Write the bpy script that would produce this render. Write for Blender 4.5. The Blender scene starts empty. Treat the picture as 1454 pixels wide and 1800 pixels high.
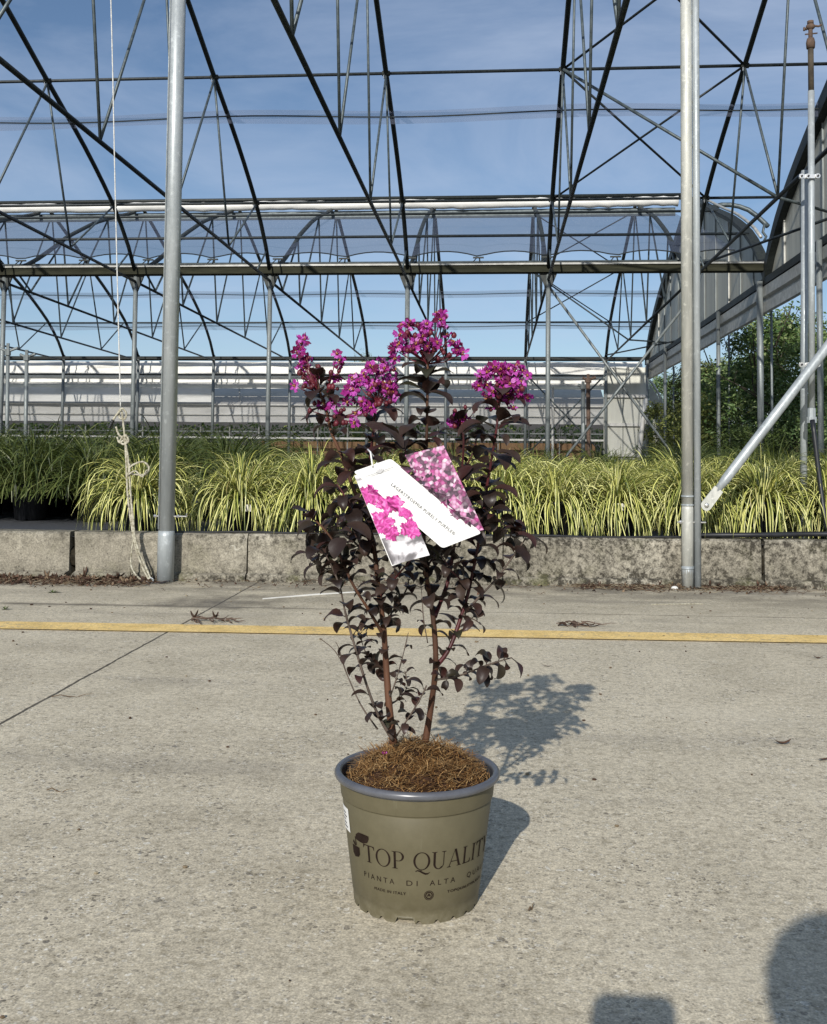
import bpy, bmesh, math, random
from mathutils import Vector, Matrix, Quaternion, noise
R = math.radians
random.seed(7)
scene = bpy.context.scene
col = scene.collection

# ------------------------------------------------------------------ camera
H = 0.58
F, PPY, YAW, PITCH, ROLL = 1766.3, 732.46, 0.0824, 0.0484, 0.0102
f0 = Vector((-math.sin(YAW), math.cos(YAW), 0)); r0 = Vector((math.cos(YAW), math.sin(YAW), 0)); u0 = Vector((0, 0, 1))
FW = (math.cos(PITCH)*f0 + math.sin(PITCH)*u0); U1 = math.cos(PITCH)*u0 - math.sin(PITCH)*f0
RT = math.cos(ROLL)*r0 + math.sin(ROLL)*U1; UP = math.cos(ROLL)*U1 - math.sin(ROLL)*r0
CAM = Vector((0, 0, H))
cd = bpy.data.cameras.new('camera'); cam = bpy.data.objects.new('camera', cd); col.objects.link(cam)
cam.matrix_world = Matrix(((RT.x, UP.x, -FW.x, 0), (RT.y, UP.y, -FW.y, 0), (RT.z, UP.z, -FW.z, H), (0, 0, 0, 1)))
cd.sensor_fit = 'VERTICAL'; cd.sensor_height = 24; cd.sensor_width = 24
cd.lens = F/1800*24; cd.shift_y = -(900-PPY)/1800; cd.clip_start = 0.02; cd.clip_end = 600
scene.camera = cam

def ray(x, y): return FW + RT*((x-727)/F) + UP*((PPY-y)/F)
def at(x, y, Y):            # real point seen at (x, y) of the photograph on the plane Y
    d = ray(x, y); return CAM + d*(Y/d.y)
def on(x, y, z=0.0):        # ... on the level z
    d = ray(x, y); return CAM + d*((z-H)/d.z)

# ------------------------------------------------------------------ light
SUN_EL, SUN_AZ = 27.6, 9.3
w = bpy.data.worlds.new('World'); scene.world = w; w.use_nodes = True
nt = w.node_tree; bg = nt.nodes['Background']
sky = nt.nodes.new('ShaderNodeTexSky'); sky.sky_type = 'NISHITA'; sky.sun_disc = False
sky.sun_elevation = R(SUN_EL); sky.sun_rotation = R(180+SUN_AZ)
sky.air_density = 1.0; sky.dust_density = 0.6; sky.ozone_density = 3.2
tc = nt.nodes.new('ShaderNodeTexCoord'); mp = nt.nodes.new('ShaderNodeMapping'); mp.inputs['Scale'].default_value = (1.0, 1.0, 3.2)
mp.inputs['Rotation'].default_value = (0, R(12), 0)
nz = nt.nodes.new('ShaderNodeTexNoise'); nz.inputs['Scale'].default_value = 2.6; nz.inputs['Detail'].default_value = 7; nz.inputs['Roughness'].default_value = .6; nz.inputs['Distortion'].default_value = .5
cr = nt.nodes.new('ShaderNodeValToRGB'); cr.color_ramp.elements[0].position = .36; cr.color_ramp.elements[1].position = .85
cr.color_ramp.elements[1].color = (.68, .68, .68, 1)
mx = nt.nodes.new('ShaderNodeMix'); mx.data_type = 'RGBA'; mx.inputs[7].default_value = (5.6, 6.5, 8.2, 1)
nt.links.new(tc.outputs['Generated'], mp.inputs['Vector']); nt.links.new(mp.outputs[0], nz.inputs['Vector'])
nt.links.new(nz.outputs['Fac'], cr.inputs['Fac']); nt.links.new(cr.outputs[0], mx.inputs[0])
nt.links.new(sky.outputs[0], mx.inputs[6]); nt.links.new(mx.outputs[2], bg.inputs['Color'])
bg.inputs['Strength'].default_value = 0.100
sd = bpy.data.lights.new('sun', 'SUN'); sun = bpy.data.objects.new('sun', sd); col.objects.link(sun)
sd.energy = 4.5; sd.angle = R(0.5); sd.color = (1, .95, .885)
SD = Vector((math.sin(R(SUN_AZ))*math.cos(R(SUN_EL)), math.cos(R(SUN_AZ))*math.cos(R(SUN_EL)), -math.sin(R(SUN_EL))))
sun.rotation_euler = SD.to_track_quat('-Z', 'Y').to_euler(); sun.location = (0, -5, 8)
scene.view_settings.view_transform = 'Standard'; scene.view_settings.look = 'None'
scene.view_settings.exposure = 0.0; scene.view_settings.gamma = 1
scene.render.resolution_x = 827; scene.render.resolution_y = 1024

# ------------------------------------------------------------------ materials
def mat(name, base=(.5, .5, .5), rough=.6, metal=0.0, spec=.5):
    m = bpy.data.materials.new(name); m.use_nodes = True
    b = m.node_tree.nodes['Principled BSDF']
    b.inputs['Base Color'].default_value = (*base, 1); b.inputs['Roughness'].default_value = rough
    b.inputs['Metallic'].default_value = metal; b.inputs['Specular IOR Level'].default_value = spec
    return m
class N:                     # small node-graph helper
    def __init__(s, m): s.m = m; s.t = m.node_tree; s.b = s.t.nodes.get('Principled BSDF'); s.co = None
    def new(s, k, **kw):
        n = s.t.nodes.new(k)
        for a, v in kw.items(): setattr(n, a, v)
        return n
    def link(s, a, b): s.t.links.new(a, b)
    def coord(s, kind='Object'):
        if s.co is None: s.co = s.new('ShaderNodeTexCoord')
        return s.co.outputs[kind]
    def noise(s, scale, detail=4, rough=.55, vec=None, stretch=None):
        n = s.new('ShaderNodeTexNoise'); n.inputs['Scale'].default_value = scale; n.inputs['Detail'].default_value = detail
        n.inputs['Roughness'].default_value = rough
        v = vec or s.coord()
        if stretch:
            mpn = s.new('ShaderNodeMapping'); mpn.inputs['Scale'].default_value = stretch; s.link(v, mpn.inputs[0]); v = mpn.outputs[0]
        s.link(v, n.inputs['Vector']); return n.outputs['Fac']
    def ramp(s, fac, stops, interp='LINEAR'):
        n = s.new('ShaderNodeValToRGB'); n.color_ramp.interpolation = interp
        e = n.color_ramp.elements
        while len(e) < len(stops): e.new(.5)
        for i, (p, c) in enumerate(stops):
            e[i].position = p; e[i].color = (*c, 1) if len(c) == 3 else c
        s.link(fac, n.inputs['Fac']); return n.outputs[0]
    def mix(s, fac, a, b, blend='MIX'):
        n = s.new('ShaderNodeMix', data_type='RGBA', blend_type=blend)
        for k, v in ((0, fac), (6, a), (7, b)):
            if isinstance(v, (int, float)): n.inputs[k].default_value = v
            elif isinstance(v, tuple): n.inputs[k].default_value = (*v, 1)
            else: s.link(v, n.inputs[k])
        return n.outputs[2]
    def math(s, op, a, b=None, clamp=False):
        n = s.new('ShaderNodeMath', operation=op, use_clamp=clamp)
        for i, v in enumerate((a, b)):
            if v is None: continue
            if isinstance(v, (int, float)): n.inputs[i].default_value = v
            else: s.link(v, n.inputs[i])
        return n.outputs[0]
    def bump(s, h, strength=.3, dist=.01, normal=None):
        n = s.new('ShaderNodeBump'); n.inputs['Strength'].default_value = strength; n.inputs['Distance'].default_value = dist
        s.link(h, n.inputs['Height'])
        if normal: s.link(normal, n.inputs['Normal'])
        s.link(n.outputs[0], s.b.inputs['Normal']); return n.outputs[0]
    def color(s, c): s.link(c, s.b.inputs['Base Color'])
    def rough(s, c): s.link(c, s.b.inputs['Roughness'])

def speckled(name, a, b, scale=30, rough=.6, metal=0.0, spec=.5, lo=.35, hi=.65, bump=0, bdist=.002, stretch=None):
    m = mat(name, a, rough, metal, spec); n = N(m)
    f = n.noise(scale, 5, .6, stretch=stretch); n.color(n.ramp(f, [(lo, a), (hi, b)]))
    if bump: n.bump(f, bump, bdist)
    return m

# concrete yard
def make_concrete():
    m = mat('yard_concrete', (.35, .33, .3), .85, 0, .25); n = N(m)
    o = n.coord()
    big = n.noise(.55, 5, .6); mid = n.noise(5, 5, .62); fine = n.noise(120, 3, .7)
    base = n.ramp(big, [(.30, (.41, .36, .26)), (.5, (.525, .468, .345)), (.7, (.625, .56, .42))])
    base = n.mix(n.ramp(mid, [(.36, (0, 0, 0)), (.74, (.9, .9, .9))]), base, (.665, .595, .445))
    # aggregate: dark pits and pale grains, mostly exposed in worn areas
    warp = n.new('ShaderNodeTexNoise'); warp.inputs['Scale'].default_value = 60; n.link(o, warp.inputs['Vector'])
    wv = n.new('ShaderNodeVectorMath', operation='SCALE'); n.link(warp.outputs['Color'], wv.inputs[0]); wv.inputs['Scale'].default_value = .012
    wa = n.new('ShaderNodeVectorMath', operation='ADD'); n.link(o, wa.inputs[0]); n.link(wv.outputs[0], wa.inputs[1])
    wear = n.math('MULTIPLY', n.ramp(n.noise(1.9, 5, .7), [(.36, (.3, .3, .3)), (.58, (1, 1, 1))]), n.ramp(n.noise(16, 3, .6), [(.40, (.25, .25, .25)), (.58, (1, 1, 1))]))
    dark = pale = None
    for scl, th, td, tp in ((240, .40, .78, .82), (125, .38, .80, .88), (62, .30, .90, .95)):
        v = n.new('ShaderNodeTexVoronoi'); v.inputs['Scale'].default_value = scl; n.link(wa.outputs[0], v.inputs['Vector'])
        sep = n.new('ShaderNodeSeparateColor'); n.link(v.outputs['Color'], sep.inputs[0]); grain = n.math('LESS_THAN', v.outputs['Distance'], th)
        dk = n.math('MULTIPLY', n.math('MULTIPLY', n.math('GREATER_THAN', sep.outputs[0], td), grain), wear)
        pl = n.math('MULTIPLY', n.math('MULTIPLY', n.math('GREATER_THAN', sep.outputs[1], tp), grain), wear)
        dark = dk if dark is None else n.math('MAXIMUM', dark, dk); pale = pl if pale is None else n.math('MAXIMUM', pale, pl)
    base = n.mix(n.math('MULTIPLY', pale, .8), base, (.80, .77, .67))
    base = n.mix(n.math('MULTIPLY', dark, .80), base, (.13, .115, .095))
    cl = n.noise(50, 6, .78); base = n.mix(1.0, base, n.ramp(cl, [(.32, (.60, .58, .54)), (.50, (1, 1, 1)), (.70, (1.16, 1.15, 1.12))]), 'MULTIPLY')
    fr = n.ramp(fine, [(.3, (.74, .74, .74)), (.7, (1.22, 1.22, 1.22))])
    base = n.mix(1.0, base, fr, 'MULTIPLY')
    f2 = n.noise(330, 2, .6); base = n.mix(1.0, base, n.ramp(f2, [(.32, (.72, .72, .72)), (.68, (1.22, 1.22, 1.22))]), 'MULTIPLY')
    # seams: one running away from us, one across
    xyz = n.new('ShaderNodeSeparateXYZ'); n.link(o, xyz.inputs[0])
    wob = n.math('MULTIPLY', n.math('SUBTRACT', n.noise(14, 3, .6), .5), .012)
    sx = n.math('ABSOLUTE', n.math('ADD', n.math('ADD', xyz.outputs[0], n.math('ADD', n.math('MULTIPLY', xyz.outputs[1], .0256), 1.033)), wob))
    yy = n.math('SUBTRACT', xyz.outputs[1], n.math('ADD', n.math('MULTIPLY', xyz.outputs[0], .025), 4.043))
    sy = n.math('ABSOLUTE', n.math('ADD', yy, n.math('MULTIPLY', wob, .6)))
    seam = n.math('MAXIMUM', n.math('LESS_THAN', sx, .0042), n.math('LESS_THAN', sy, .0045))
    base = n.mix(n.math('MULTIPLY', seam, .86), base, (.03, .026, .02))
    # dirt stains of their own shape: a dark band by the curb, blots at the seam crossing
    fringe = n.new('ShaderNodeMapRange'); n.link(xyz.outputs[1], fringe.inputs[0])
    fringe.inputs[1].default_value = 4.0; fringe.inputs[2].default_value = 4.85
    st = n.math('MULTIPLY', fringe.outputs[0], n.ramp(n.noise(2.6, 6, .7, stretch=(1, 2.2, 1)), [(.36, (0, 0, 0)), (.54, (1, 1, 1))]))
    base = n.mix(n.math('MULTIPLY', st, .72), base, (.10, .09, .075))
    dx = n.math('ADD', xyz.outputs[0], 1.15); dy = n.math('SUBTRACT', xyz.outputs[1], 4.15)
    dd = n.math('SQRT', n.math('ADD', n.math('MULTIPLY', n.math('MULTIPLY', dx, dx), 1.3), n.math('MULTIPLY', n.math('MULTIPLY', dy, dy), 2.0)))
    dd = n.math('ADD', dd, n.math('MULTIPLY', n.math('SUBTRACT', mid, .5), .9))
    blot = n.ramp(dd, [(.0, (1, 1, 1)), (.36, (0, 0, 0))])
    base = n.mix(n.math('MULTIPLY', blot, .8), base, (.09, .08, .065))
    jx = n.new('ShaderNodeMapRange'); n.link(xyz.outputs[0], jx.inputs[0]); jx.inputs[1].default_value = -.3; jx.inputs[2].default_value = -1.3
    jb = n.new('ShaderNodeMapRange'); n.link(n.math('ADD', sy, n.math('MULTIPLY', n.math('SUBTRACT', mid, .5), .12)), jb.inputs[0]); jb.inputs[1].default_value = .055; jb.inputs[2].default_value = .0
    base = n.mix(n.math('MULTIPLY', n.math('MULTIPLY', jb.outputs[0], jx.outputs[0]), .6), base, (.08, .07, .055))
    sc = n.ramp(n.noise(1.15, 3, .5, stretch=(1, .55, 1)), [(.62, (0, 0, 0)), (.70, (1, 1, 1))])
    base = n.mix(n.math('MULTIPLY', sc, .24), base, (.16, .15, .14))
    # long darker smears left by tyres and dragged pallets
    ty = n.ramp(n.noise(2.2, 4, .6, stretch=(.35, 1.6, 1)), [(.58, (0, 0, 0)), (.66, (1, 1, 1))])
    base = n.mix(n.math('MULTIPLY', ty, .20), base, (.13, .12, .11))
    wash = n.ramp(n.noise(.9, 3, .55, stretch=(.6, 1.3, 1)), [(.56, (0, 0, 0)), (.72, (1, 1, 1))])
    base = n.mix(n.math('MULTIPLY', wash, .35), base, (.70, .64, .50))
    n.color(base)
    hgt = n.math('ADD', n.math('MULTIPLY', fine, .6), n.math('SUBTRACT', n.math('MULTIPLY', pale, .5), n.math('ADD', n.math('MULTIPLY', dark, .9), n.math('MULTIPLY', seam, 3))))
    n.bump(hgt, .55, .0022)
    return m
M = {}
M['concrete'] = make_concrete()

def make_paint():
    m = mat('line_paint', (.66, .47, .13), .75, 0, .3); n = N(m)
    a = n.noise(9, 6, .7); f = n.noise(150, 3, .7)
    c = n.ramp(a, [(.3, (.66, .46, .16)), (.55, (.86, .62, .24)), (.8, (.92, .70, .32))])
    c = n.mix(1.0, c, n.ramp(f, [(.3, (.68, .68, .68)), (.62, (1.15, 1.15, 1.15))]), 'MULTIPLY')
    chip = n.math('MULTIPLY', n.ramp(n.noise(38, 6, .8), [(.53, (0, 0, 0)), (.60, (1, 1, 1))]), n.ramp(n.noise(2.4, 3, .6), [(.42, (.25, .25, .25)), (.62, (1, 1, 1))]))
    n.color(n.mix(n.math('MULTIPLY', chip, .75), c, (.28, .25, .2))); n.bump(f, .5, .0015); return m
M['paint'] = make_paint()

def make_curb():
    m = mat('curb_concrete', (.3, .28, .24), .9, 0, .2); n = N(m)
    o = n.coord(); xyz = n.new('ShaderNodeSeparateXYZ'); n.link(o, xyz.inputs[0])
    a = n.noise(2.2, 5, .62); b = n.noise(27, 7, .76); f = n.noise(140, 3, .7)
    c = n.ramp(a, [(.32, (.20, .185, .14)), (.50, (.31, .285, .225)), (.70, (.43, .40, .32))])
    # lichen and soot: stronger toward the right-hand blocks and at top and foot
    mr = n.new('ShaderNodeMapRange'); n.link(xyz.outputs[0], mr.inputs[0]); mr.inputs[1].default_value = -1.9; mr.inputs[2].default_value = .1
    amt = n.math('ADD', .26, n.math('MULTIPLY', mr.outputs[0], .60))
    zt = n.new('ShaderNodeMapRange'); n.link(xyz.outputs[2], zt.inputs[0]); zt.inputs[1].default_value = .15; zt.inputs[2].default_value = .23
    zb = n.new('ShaderNodeMapRange'); n.link(xyz.outputs[2], zb.inputs[0]); zb.inputs[1].default_value = .07; zb.inputs[2].default_value = .0
    edge = n.math('ADD', n.math('MULTIPLY', zt.outputs[0], .35), n.math('MULTIPLY', zb.outputs[0], .75))
    b2 = n.noise(34, 6, .8)
    spots = n.math('MULTIPLY', n.ramp(b, [(.38, (0, 0, 0)), (.58, (1, 1, 1))]), n.ramp(b2, [(.38, (.25, .25, .25)), (.56, (1.25, 1.25, 1.25))]))
    k = n.math('MULTIPLY', spots, n.math('ADD', amt, edge), clamp=True)
    c = n.mix(k, c, (.05, .045, .034))
    vein = n.math('ABSOLUTE', n.math('SUBTRACT', n.noise(3.1, 3, .5), .5)); c = n.mix(n.math('MULTIPLY', n.math('MULTIPLY', n.math('LESS_THAN', vein, .0016), n.math('GREATER_THAN', a, .60)), .4), c, (.62, .60, .52))
    moss = n.math('MULTIPLY', n.ramp(n.noise(7, 5, .7), [(.52, (0, 0, 0)), (.66, (1, 1, 1))]), n.math('ADD', n.math('MULTIPLY', zb.outputs[0], .6), .18), clamp=True)
    c = n.mix(moss, c, (.12, .12, .055))
    c = n.mix(1.0, c, n.ramp(f, [(.3, (.6, .6, .6)), (.7, (1.3, 1.3, 1.3))]), 'MULTIPLY')
    v = n.new('ShaderNodeTexVoronoi'); v.inputs['Scale'].default_value = 60; n.link(o, v.inputs['Vector'])
    pit = n.math('MULTIPLY', n.math('LESS_THAN', v.outputs['Distance'], .2), n.math('GREATER_THAN', b, .52))
    c = n.mix(n.math('MULTIPLY', pit, .7), c, (.06, .055, .045))
    n.color(c); n.bump(n.math('ADD', f, n.math('MULTIPLY', b, 1.2)), .6, .004); return m
M['curb'] = make_curb()

def make_galv(name, a, b, rough=.42, metal=.75, sc=7, streak=(1, 1, .12)):
    m = mat(name, a, rough, metal); n = N(m)
    s = n.noise(sc*3, 5, .7, stretch=streak); p = n.noise(sc*6, 3, .6)
    c = n.ramp(s, [(.32, a), (.68, b)]); c = n.mix(n.ramp(p, [(.58, (0, 0, 0)), (.72, (.5, .5, .5))]), c, tuple(min(1, x*1.35) for x in b))
    n.color(c); n.rough(n.ramp(p, [(.3, (rough-.1,)*3), (.7, (rough+.18,)*3)])); n.bump(p, .12, .002); return m
M['pole'] = make_galv('galvanised_pole', (.27, .30, .31), (.42, .455, .465), .42, .22)
M['pole2'] = make_galv('galvanised_pole_mottled', (.36, .37, .34), (.60, .60, .54), .5, .2)
M['column'] = make_galv('weathered_column', (.13, .15, .15), (.25, .275, .27), .5, .3)
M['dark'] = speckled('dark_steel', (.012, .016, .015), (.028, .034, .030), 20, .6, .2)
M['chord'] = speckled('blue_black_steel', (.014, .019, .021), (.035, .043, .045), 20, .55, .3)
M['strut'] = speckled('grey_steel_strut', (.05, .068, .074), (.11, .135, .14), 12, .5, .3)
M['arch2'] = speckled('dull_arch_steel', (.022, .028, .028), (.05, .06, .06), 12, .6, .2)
M['beam'] = speckled('gutter_steel', (.019, .020, .012), (.036, .036, .021), 6, .75, 0.0, .15, stretch=(.6, 1, 4))
M['lip'] = speckled('zinc_lip', (.34, .34, .31), (.52, .52, .48), 8, .5, .3)
M['white'] = speckled('white_rail_paint', (.55, .55, .51), (.74, .73, .68), 14, .5, 0)
M['rust'] = speckled('rusty_pipe', (.065, .042, .03), (.13, .085, .06), 30, .85, 0)
M['black'] = speckled('black_plastic', (.008, .009, .011), (.02, .022, .026), 20, .45, 0)
M['fabric'] = speckled('weed_fabric', (.03, .033, .038), (.075, .08, .088), 40, .75, 0, stretch=(1, 3, 1))
M['earth'] = speckled('garden_ground', (.05, .05, .028), (.13, .11, .06), 1.4, .95, 0, .1)
M['rope'] = speckled('old_rope', (.22, .20, .14), (.52, .50, .40), 90, .9, 0, .2, bump=.8, bdist=.002)
M['rope_thin'] = speckled('white_cord', (.42, .42, .40), (.72, .72, .68), 120, .85, 0, .2, bump=.6)
M['brown'] = speckled('brown_board', (.16, .09, .045), (.28, .17, .085), 5, .8, 0, stretch=(5, 1, .5))
M['screw'] = mat('zinc_bolt', (.62, .62, .6), .3, .8)

def translucent(name, colr, alpha, rough=.5, scale=2.0, stretch=(1, 1, 6), lo=.6, bright=None, trl=.10):
    m = bpy.data.materials.new(name); m.use_nodes = True; t = m.node_tree; n = N(m)
    b = t.nodes['Principled BSDF']; out = t.nodes['Material Output']
    f = n.noise(scale, 5, .6, stretch=stretch)
    c = n.ramp(f, [(.3, tuple(x*lo for x in colr)), (.6, colr), (.85, bright or colr)])
    n.color(c); b.inputs['Roughness'].default_value = rough; b.inputs['Specular IOR Level'].default_value = .25
    tr = n.new('ShaderNodeBsdfTransparent'); tl = n.new('ShaderNodeBsdfTranslucent'); n.link(c, tl.inputs[0])
    m1 = n.new('ShaderNodeMixShader'); m1.inputs[0].default_value = trl; n.link(b.outputs[0], m1.inputs[1]); n.link(tl.outputs[0], m1.inputs[2])
    m2 = n.new('ShaderNodeMixShader'); m2.inputs[0].default_value = alpha
    n.link(tr.outputs[0], m2.inputs[1]); n.link(m1.outputs[0], m2.inputs[2]); n.link(m2.outputs[0], out.inputs[0])
    n.bump(f, .3, .03); return m
M['film'] = translucent('plastic_film', (.68, .68, .65), .94, .35, 1.2, (1.2, 1, 2.5), .82, (.86, .86, .82))
M['film_white'] = translucent('white_folded_film', (.84, .84, .79), .97, .4, 1.6, (.7, 1, 2), .78, (.9, .9, .86))
M['film_grey'] = translucent('slack_grey_film', (.58, .565, .52), .97, .6, 1.0, (1.0, 1, 2), .8, (.62, .62, .58))
M['net'] = translucent('roof_net', (.085, .105, .15), .50, .7, .8, (1, 1, 3), .85)
M['netband'] = translucent('net_edge', (.12, .14, .20), .34, .7, .8, (1, 1, 3), .85)
M['panel'] = translucent('gable_panel', (.58, .58, .50), .95, .45, .9, (3.2, 3.2, .25), .66, (.72, .72, .62))
M['cream'] = translucent('cream_panel', (.76, .765, .68), .97, .5, .9, (2.5, 2.5, .3), .72, (.66, .64, .53))

def leafmat(name, cols, rough=.5, spec=.4, trans=.25, scale=3, kind='Object'):
    m = mat(name, cols[0], rough, 0, spec); n = N(m)
    oi = n.new('ShaderNodeObjectInfo'); ge = n.new('ShaderNodeNewGeometry')
    c = n.ramp(ge.outputs['Random Per Island'], [(i/(len(cols)-1), cc) for i, cc in enumerate(cols)])
    n.color(c)
    if trans:
        out = m.node_tree.nodes['Material Output']; tl = n.new('ShaderNodeBsdfTranslucent'); n.link(c, tl.inputs[0])
        ms = n.new('ShaderNodeMixShader'); ms.inputs[0].default_value = trans
        n.link(n.b.outputs[0], ms.inputs[1]); n.link(tl.outputs[0], ms.inputs[2]); n.link(ms.outputs[0], out.inputs[0])
    return m
M['tree1'] = leafmat('tree_leaf_dark', [(.04, .085, .022), (.09, .16, .045), (.17, .25, .08), (.30, .36, .16)])
M['tree2'] = leafmat('tree_leaf_olive', [(.08, .10, .02), (.16, .19, .045), (.26, .27, .08)])
M['tree3'] = leafmat('shrub_leaf', [(.03, .055, .014), (.06, .09, .02), (.11, .15, .04)])
M['tree4'] = leafmat('young_plant_leaf', [(.10, .16, .03), (.20, .27, .06), (.34, .38, .12)])
M['drygrass'] = leafmat('dry_grass', [(.12, .12, .04), (.22, .21, .08), (.30, .27, .13)])
M['bark'] = speckled('bark', (.035, .028, .02), (.08, .065, .045), 20, .9)
M['grass_green'] = leafmat('dark_sedge_blade', [(.03, .048, .010), (.06, .085, .018), (.11, .14, .035), (.18, .20, .07)], .38, .5, .2)

def make_variegated():
    m = mat('striped_sedge_blade', (.6, .6, .2), .42, 0, .4); n = N(m)
    uv = n.new('ShaderNodeUVMap'); sp = n.new('ShaderNodeSeparateXYZ'); n.link(uv.outputs[0], sp.inputs[0])
    ge = n.new('ShaderNodeNewGeometry')
    yel = n.ramp(ge.outputs['Random Per Island'], [(0, (.16, .19, .04)), (.22, (.42, .43, .10)), (.42, (.72, .69, .20)), (.88, (.88, .84, .40)), (1, (.34, .26, .10))])
    grn = n.ramp(ge.outputs['Random Per Island'], [(0, (.06, .10, .02)), (1, (.12, .17, .035))])
    edge = n.ramp(n.math('ABSOLUTE', n.math('SUBTRACT', sp.outputs[0], .5)), [(.24, (0, 0, 0)), (.30, (1, 1, 1))])
    c = n.mix(edge, yel, grn)
    n.color(c); out = m.node_tree.nodes['Material Output']; tl = n.new('ShaderNodeBsdfTranslucent'); n.link(c, tl.inputs[0])
    ms = n.new('ShaderNodeMixShader'); ms.inputs[0].default_value = .12
    n.link(n.b.outputs[0], ms.inputs[1]); n.link(tl.outputs[0], ms.inputs[2]); n.link(ms.outputs[0], out.inputs[0]); return m
M['varieg'] = make_variegated()

# ------------------------------------------------------------------ mesh helpers
class MB:
    def __init__(s): s.v = []; s.f = []; s.uv = []; s.mi = []; s.hasuv = False
    def face(s, idx, uv=None, mi=0):
        s.f.append(idx); s.mi.append(mi)
        s.uv.append(uv)
        if uv: s.hasuv = True
    def box(s, x0, x1, y0, y1, z0, z1, mi=0):
        b = len(s.v)
        s.v += [(x, y, z) for z in (z0, z1) for y in (y0, y1) for x in (x0, x1)]
        for q in ((0, 2, 3, 1), (4, 5, 7, 6), (0, 1, 5, 4), (2, 6, 7, 3), (0, 4, 6, 2), (1, 3, 7, 5)): s.face([b+i for i in q], mi=mi)
        return s
    def tube(s, pts, r, n=8, cap=True, mi=0, flat=None):
        pts = [Vector(p) for p in pts]; k = len(pts)
        rs = r if isinstance(r, (list, tuple)) else [r]*k
        b = len(s.v); ref = None
        for i, p in enumerate(pts):
            t = (pts[min(i+1, k-1)] - pts[max(i-1, 0)]).normalized()
            if ref is None:
                ref = Vector((0, 0, 1)) if abs(t.z) < .9 else Vector((0, 1, 0))
                ref = (ref - t*ref.dot(t)).normalized()
            else: ref = (ref - t*ref.dot(t)).normalized()
            bi = t.cross(ref)
            for j in range(n):
                a = 2*math.pi*j/n
                s.v.append(tuple(p + (ref*math.cos(a) + bi*math.sin(a))*rs[i]))
        for i in range(k-1):
            for j in range(n):
                s.face([b+i*n+j, b+i*n+(j+1) % n, b+(i+1)*n+(j+1) % n, b+(i+1)*n+j], mi=mi)
        if cap:
            s.face([b+j for j in reversed(range(n))], mi=mi); s.face([b+(k-1)*n+j for j in range(n)], mi=mi)
        return s
    def bar(s, a, b_, w, h, mi=0):         # square section bar
        a, b_ = Vector(a), Vector(b_); t = (b_-a).normalized()
        up = Vector((0, 0, 1)) if abs(t.z) < .9 else Vector((0, 1, 0))
        x = t.cross(up).normalized(); y = x.cross(t); b = len(s.v)
        for p in (a, b_):
            for q in ((-1, -1), (1, -1), (1, 1), (-1, 1)): s.v.append(tuple(p + x*q[0]*w/2 + y*q[1]*h/2))
        for q in ((3, 2, 1, 0), (4, 5, 6, 7), (0, 1, 5, 4), (1, 2, 6, 5), (2, 3, 7, 6), (3, 0, 4, 7)): s.face([b+i for i in q], mi=mi)
        return s
    def lathe(s, prof, c=(0, 0, 0), n=48, mi=0):
        b = len(s.v); k = len(prof)
        for r, z in prof:
            for j in range(n):
                a = 2*math.pi*j/n; s.v.append((c[0]+r*math.cos(a), c[1]+r*math.sin(a), c[2]+z))
        for i in range(k-1):
            for j in range(n): s.face([b+i*n+j, b+i*n+(j+1) % n, b+(i+1)*n+(j+1) % n, b+(i+1)*n+j], mi=mi)
        return s
    def ball(s, c, r, n=8, sq=(1, 1, 1), mi=0):
        b = len(s.v); c = Vector(c); m = max(4, n//2)
        for i in range(m+1):
            th = math.pi*i/m
            for j in range(n):
                a = 2*math.pi*j/n; s.v.append((c.x+r*sq[0]*math.sin(th)*math.cos(a), c.y+r*sq[1]*math.sin(th)*math.sin(a), c.z+r*sq[2]*math.cos(th)))
        for i in range(m):
            for j in range(n): s.face([b+i*n+j, b+(i+1)*n+j, b+(i+1)*n+(j+1) % n, b+i*n+(j+1) % n], mi=mi)
        return s
    def grid(s, fn, nu, nv, uv=True, mi=0):
        b = len(s.v)
        for i in range(nu+1):
            for j in range(nv+1): s.v.append(tuple(fn(i/nu, j/nv)))
        for i in range(nu):
            for j in range(nv):
                q = [b+i*(nv+1)+j, b+(i+1)*(nv+1)+j, b+(i+1)*(nv+1)+j+1, b+i*(nv+1)+j+1]
                s.face(q, [(i/nu, j/nv), ((i+1)/nu, j/nv), ((i+1)/nu, (j+1)/nv), (i/nu, (j+1)/nv)] if uv else None, mi)
        return s
    def mesh(s, name, mats, smooth=False):
        me = bpy.data.meshes.new(name); me.from_pydata(s.v, [], s.f)
        for m in (mats if isinstance(mats, list) else [mats]): me.materials.append(m)
        if any(s.mi): me.polygons.foreach_set('material_index', s.mi)
        if s.hasuv:
            l = me.uv_layers.new(name='UVMap'); d = []
            for f, u in zip(s.f, s.uv):
                for i in range(len(f)): d += list(u[i]) if u else [0.5, 0.5]
            l.data.foreach_set('uv', d)
        if smooth: me.polygons.foreach_set('use_smooth', [True]*len(me.polygons))
        me.update(); return me
    def build(s, name, mats, parent=None, smooth=False, **kw):
        o = bpy.data.objects.new(name, s.mesh(name, mats, smooth)); col.objects.link(o)
        if parent: o.parent = parent
        tag(o, **kw); return o
def tag(o, label=None, cat=None, group=None, kind=None):
    for k, v in (('label', label), ('category', cat), ('group', group), ('kind', kind)):
        if v: o[k] = v
    return o
def empty(name, loc, label, cat, group=None, rz=0):
    o = bpy.data.objects.new(name, None); col.objects.link(o); o.location = loc; o.rotation_euler = (0, 0, rz); o.empty_display_size = .1
    return tag(o, label, cat, group)
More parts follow.
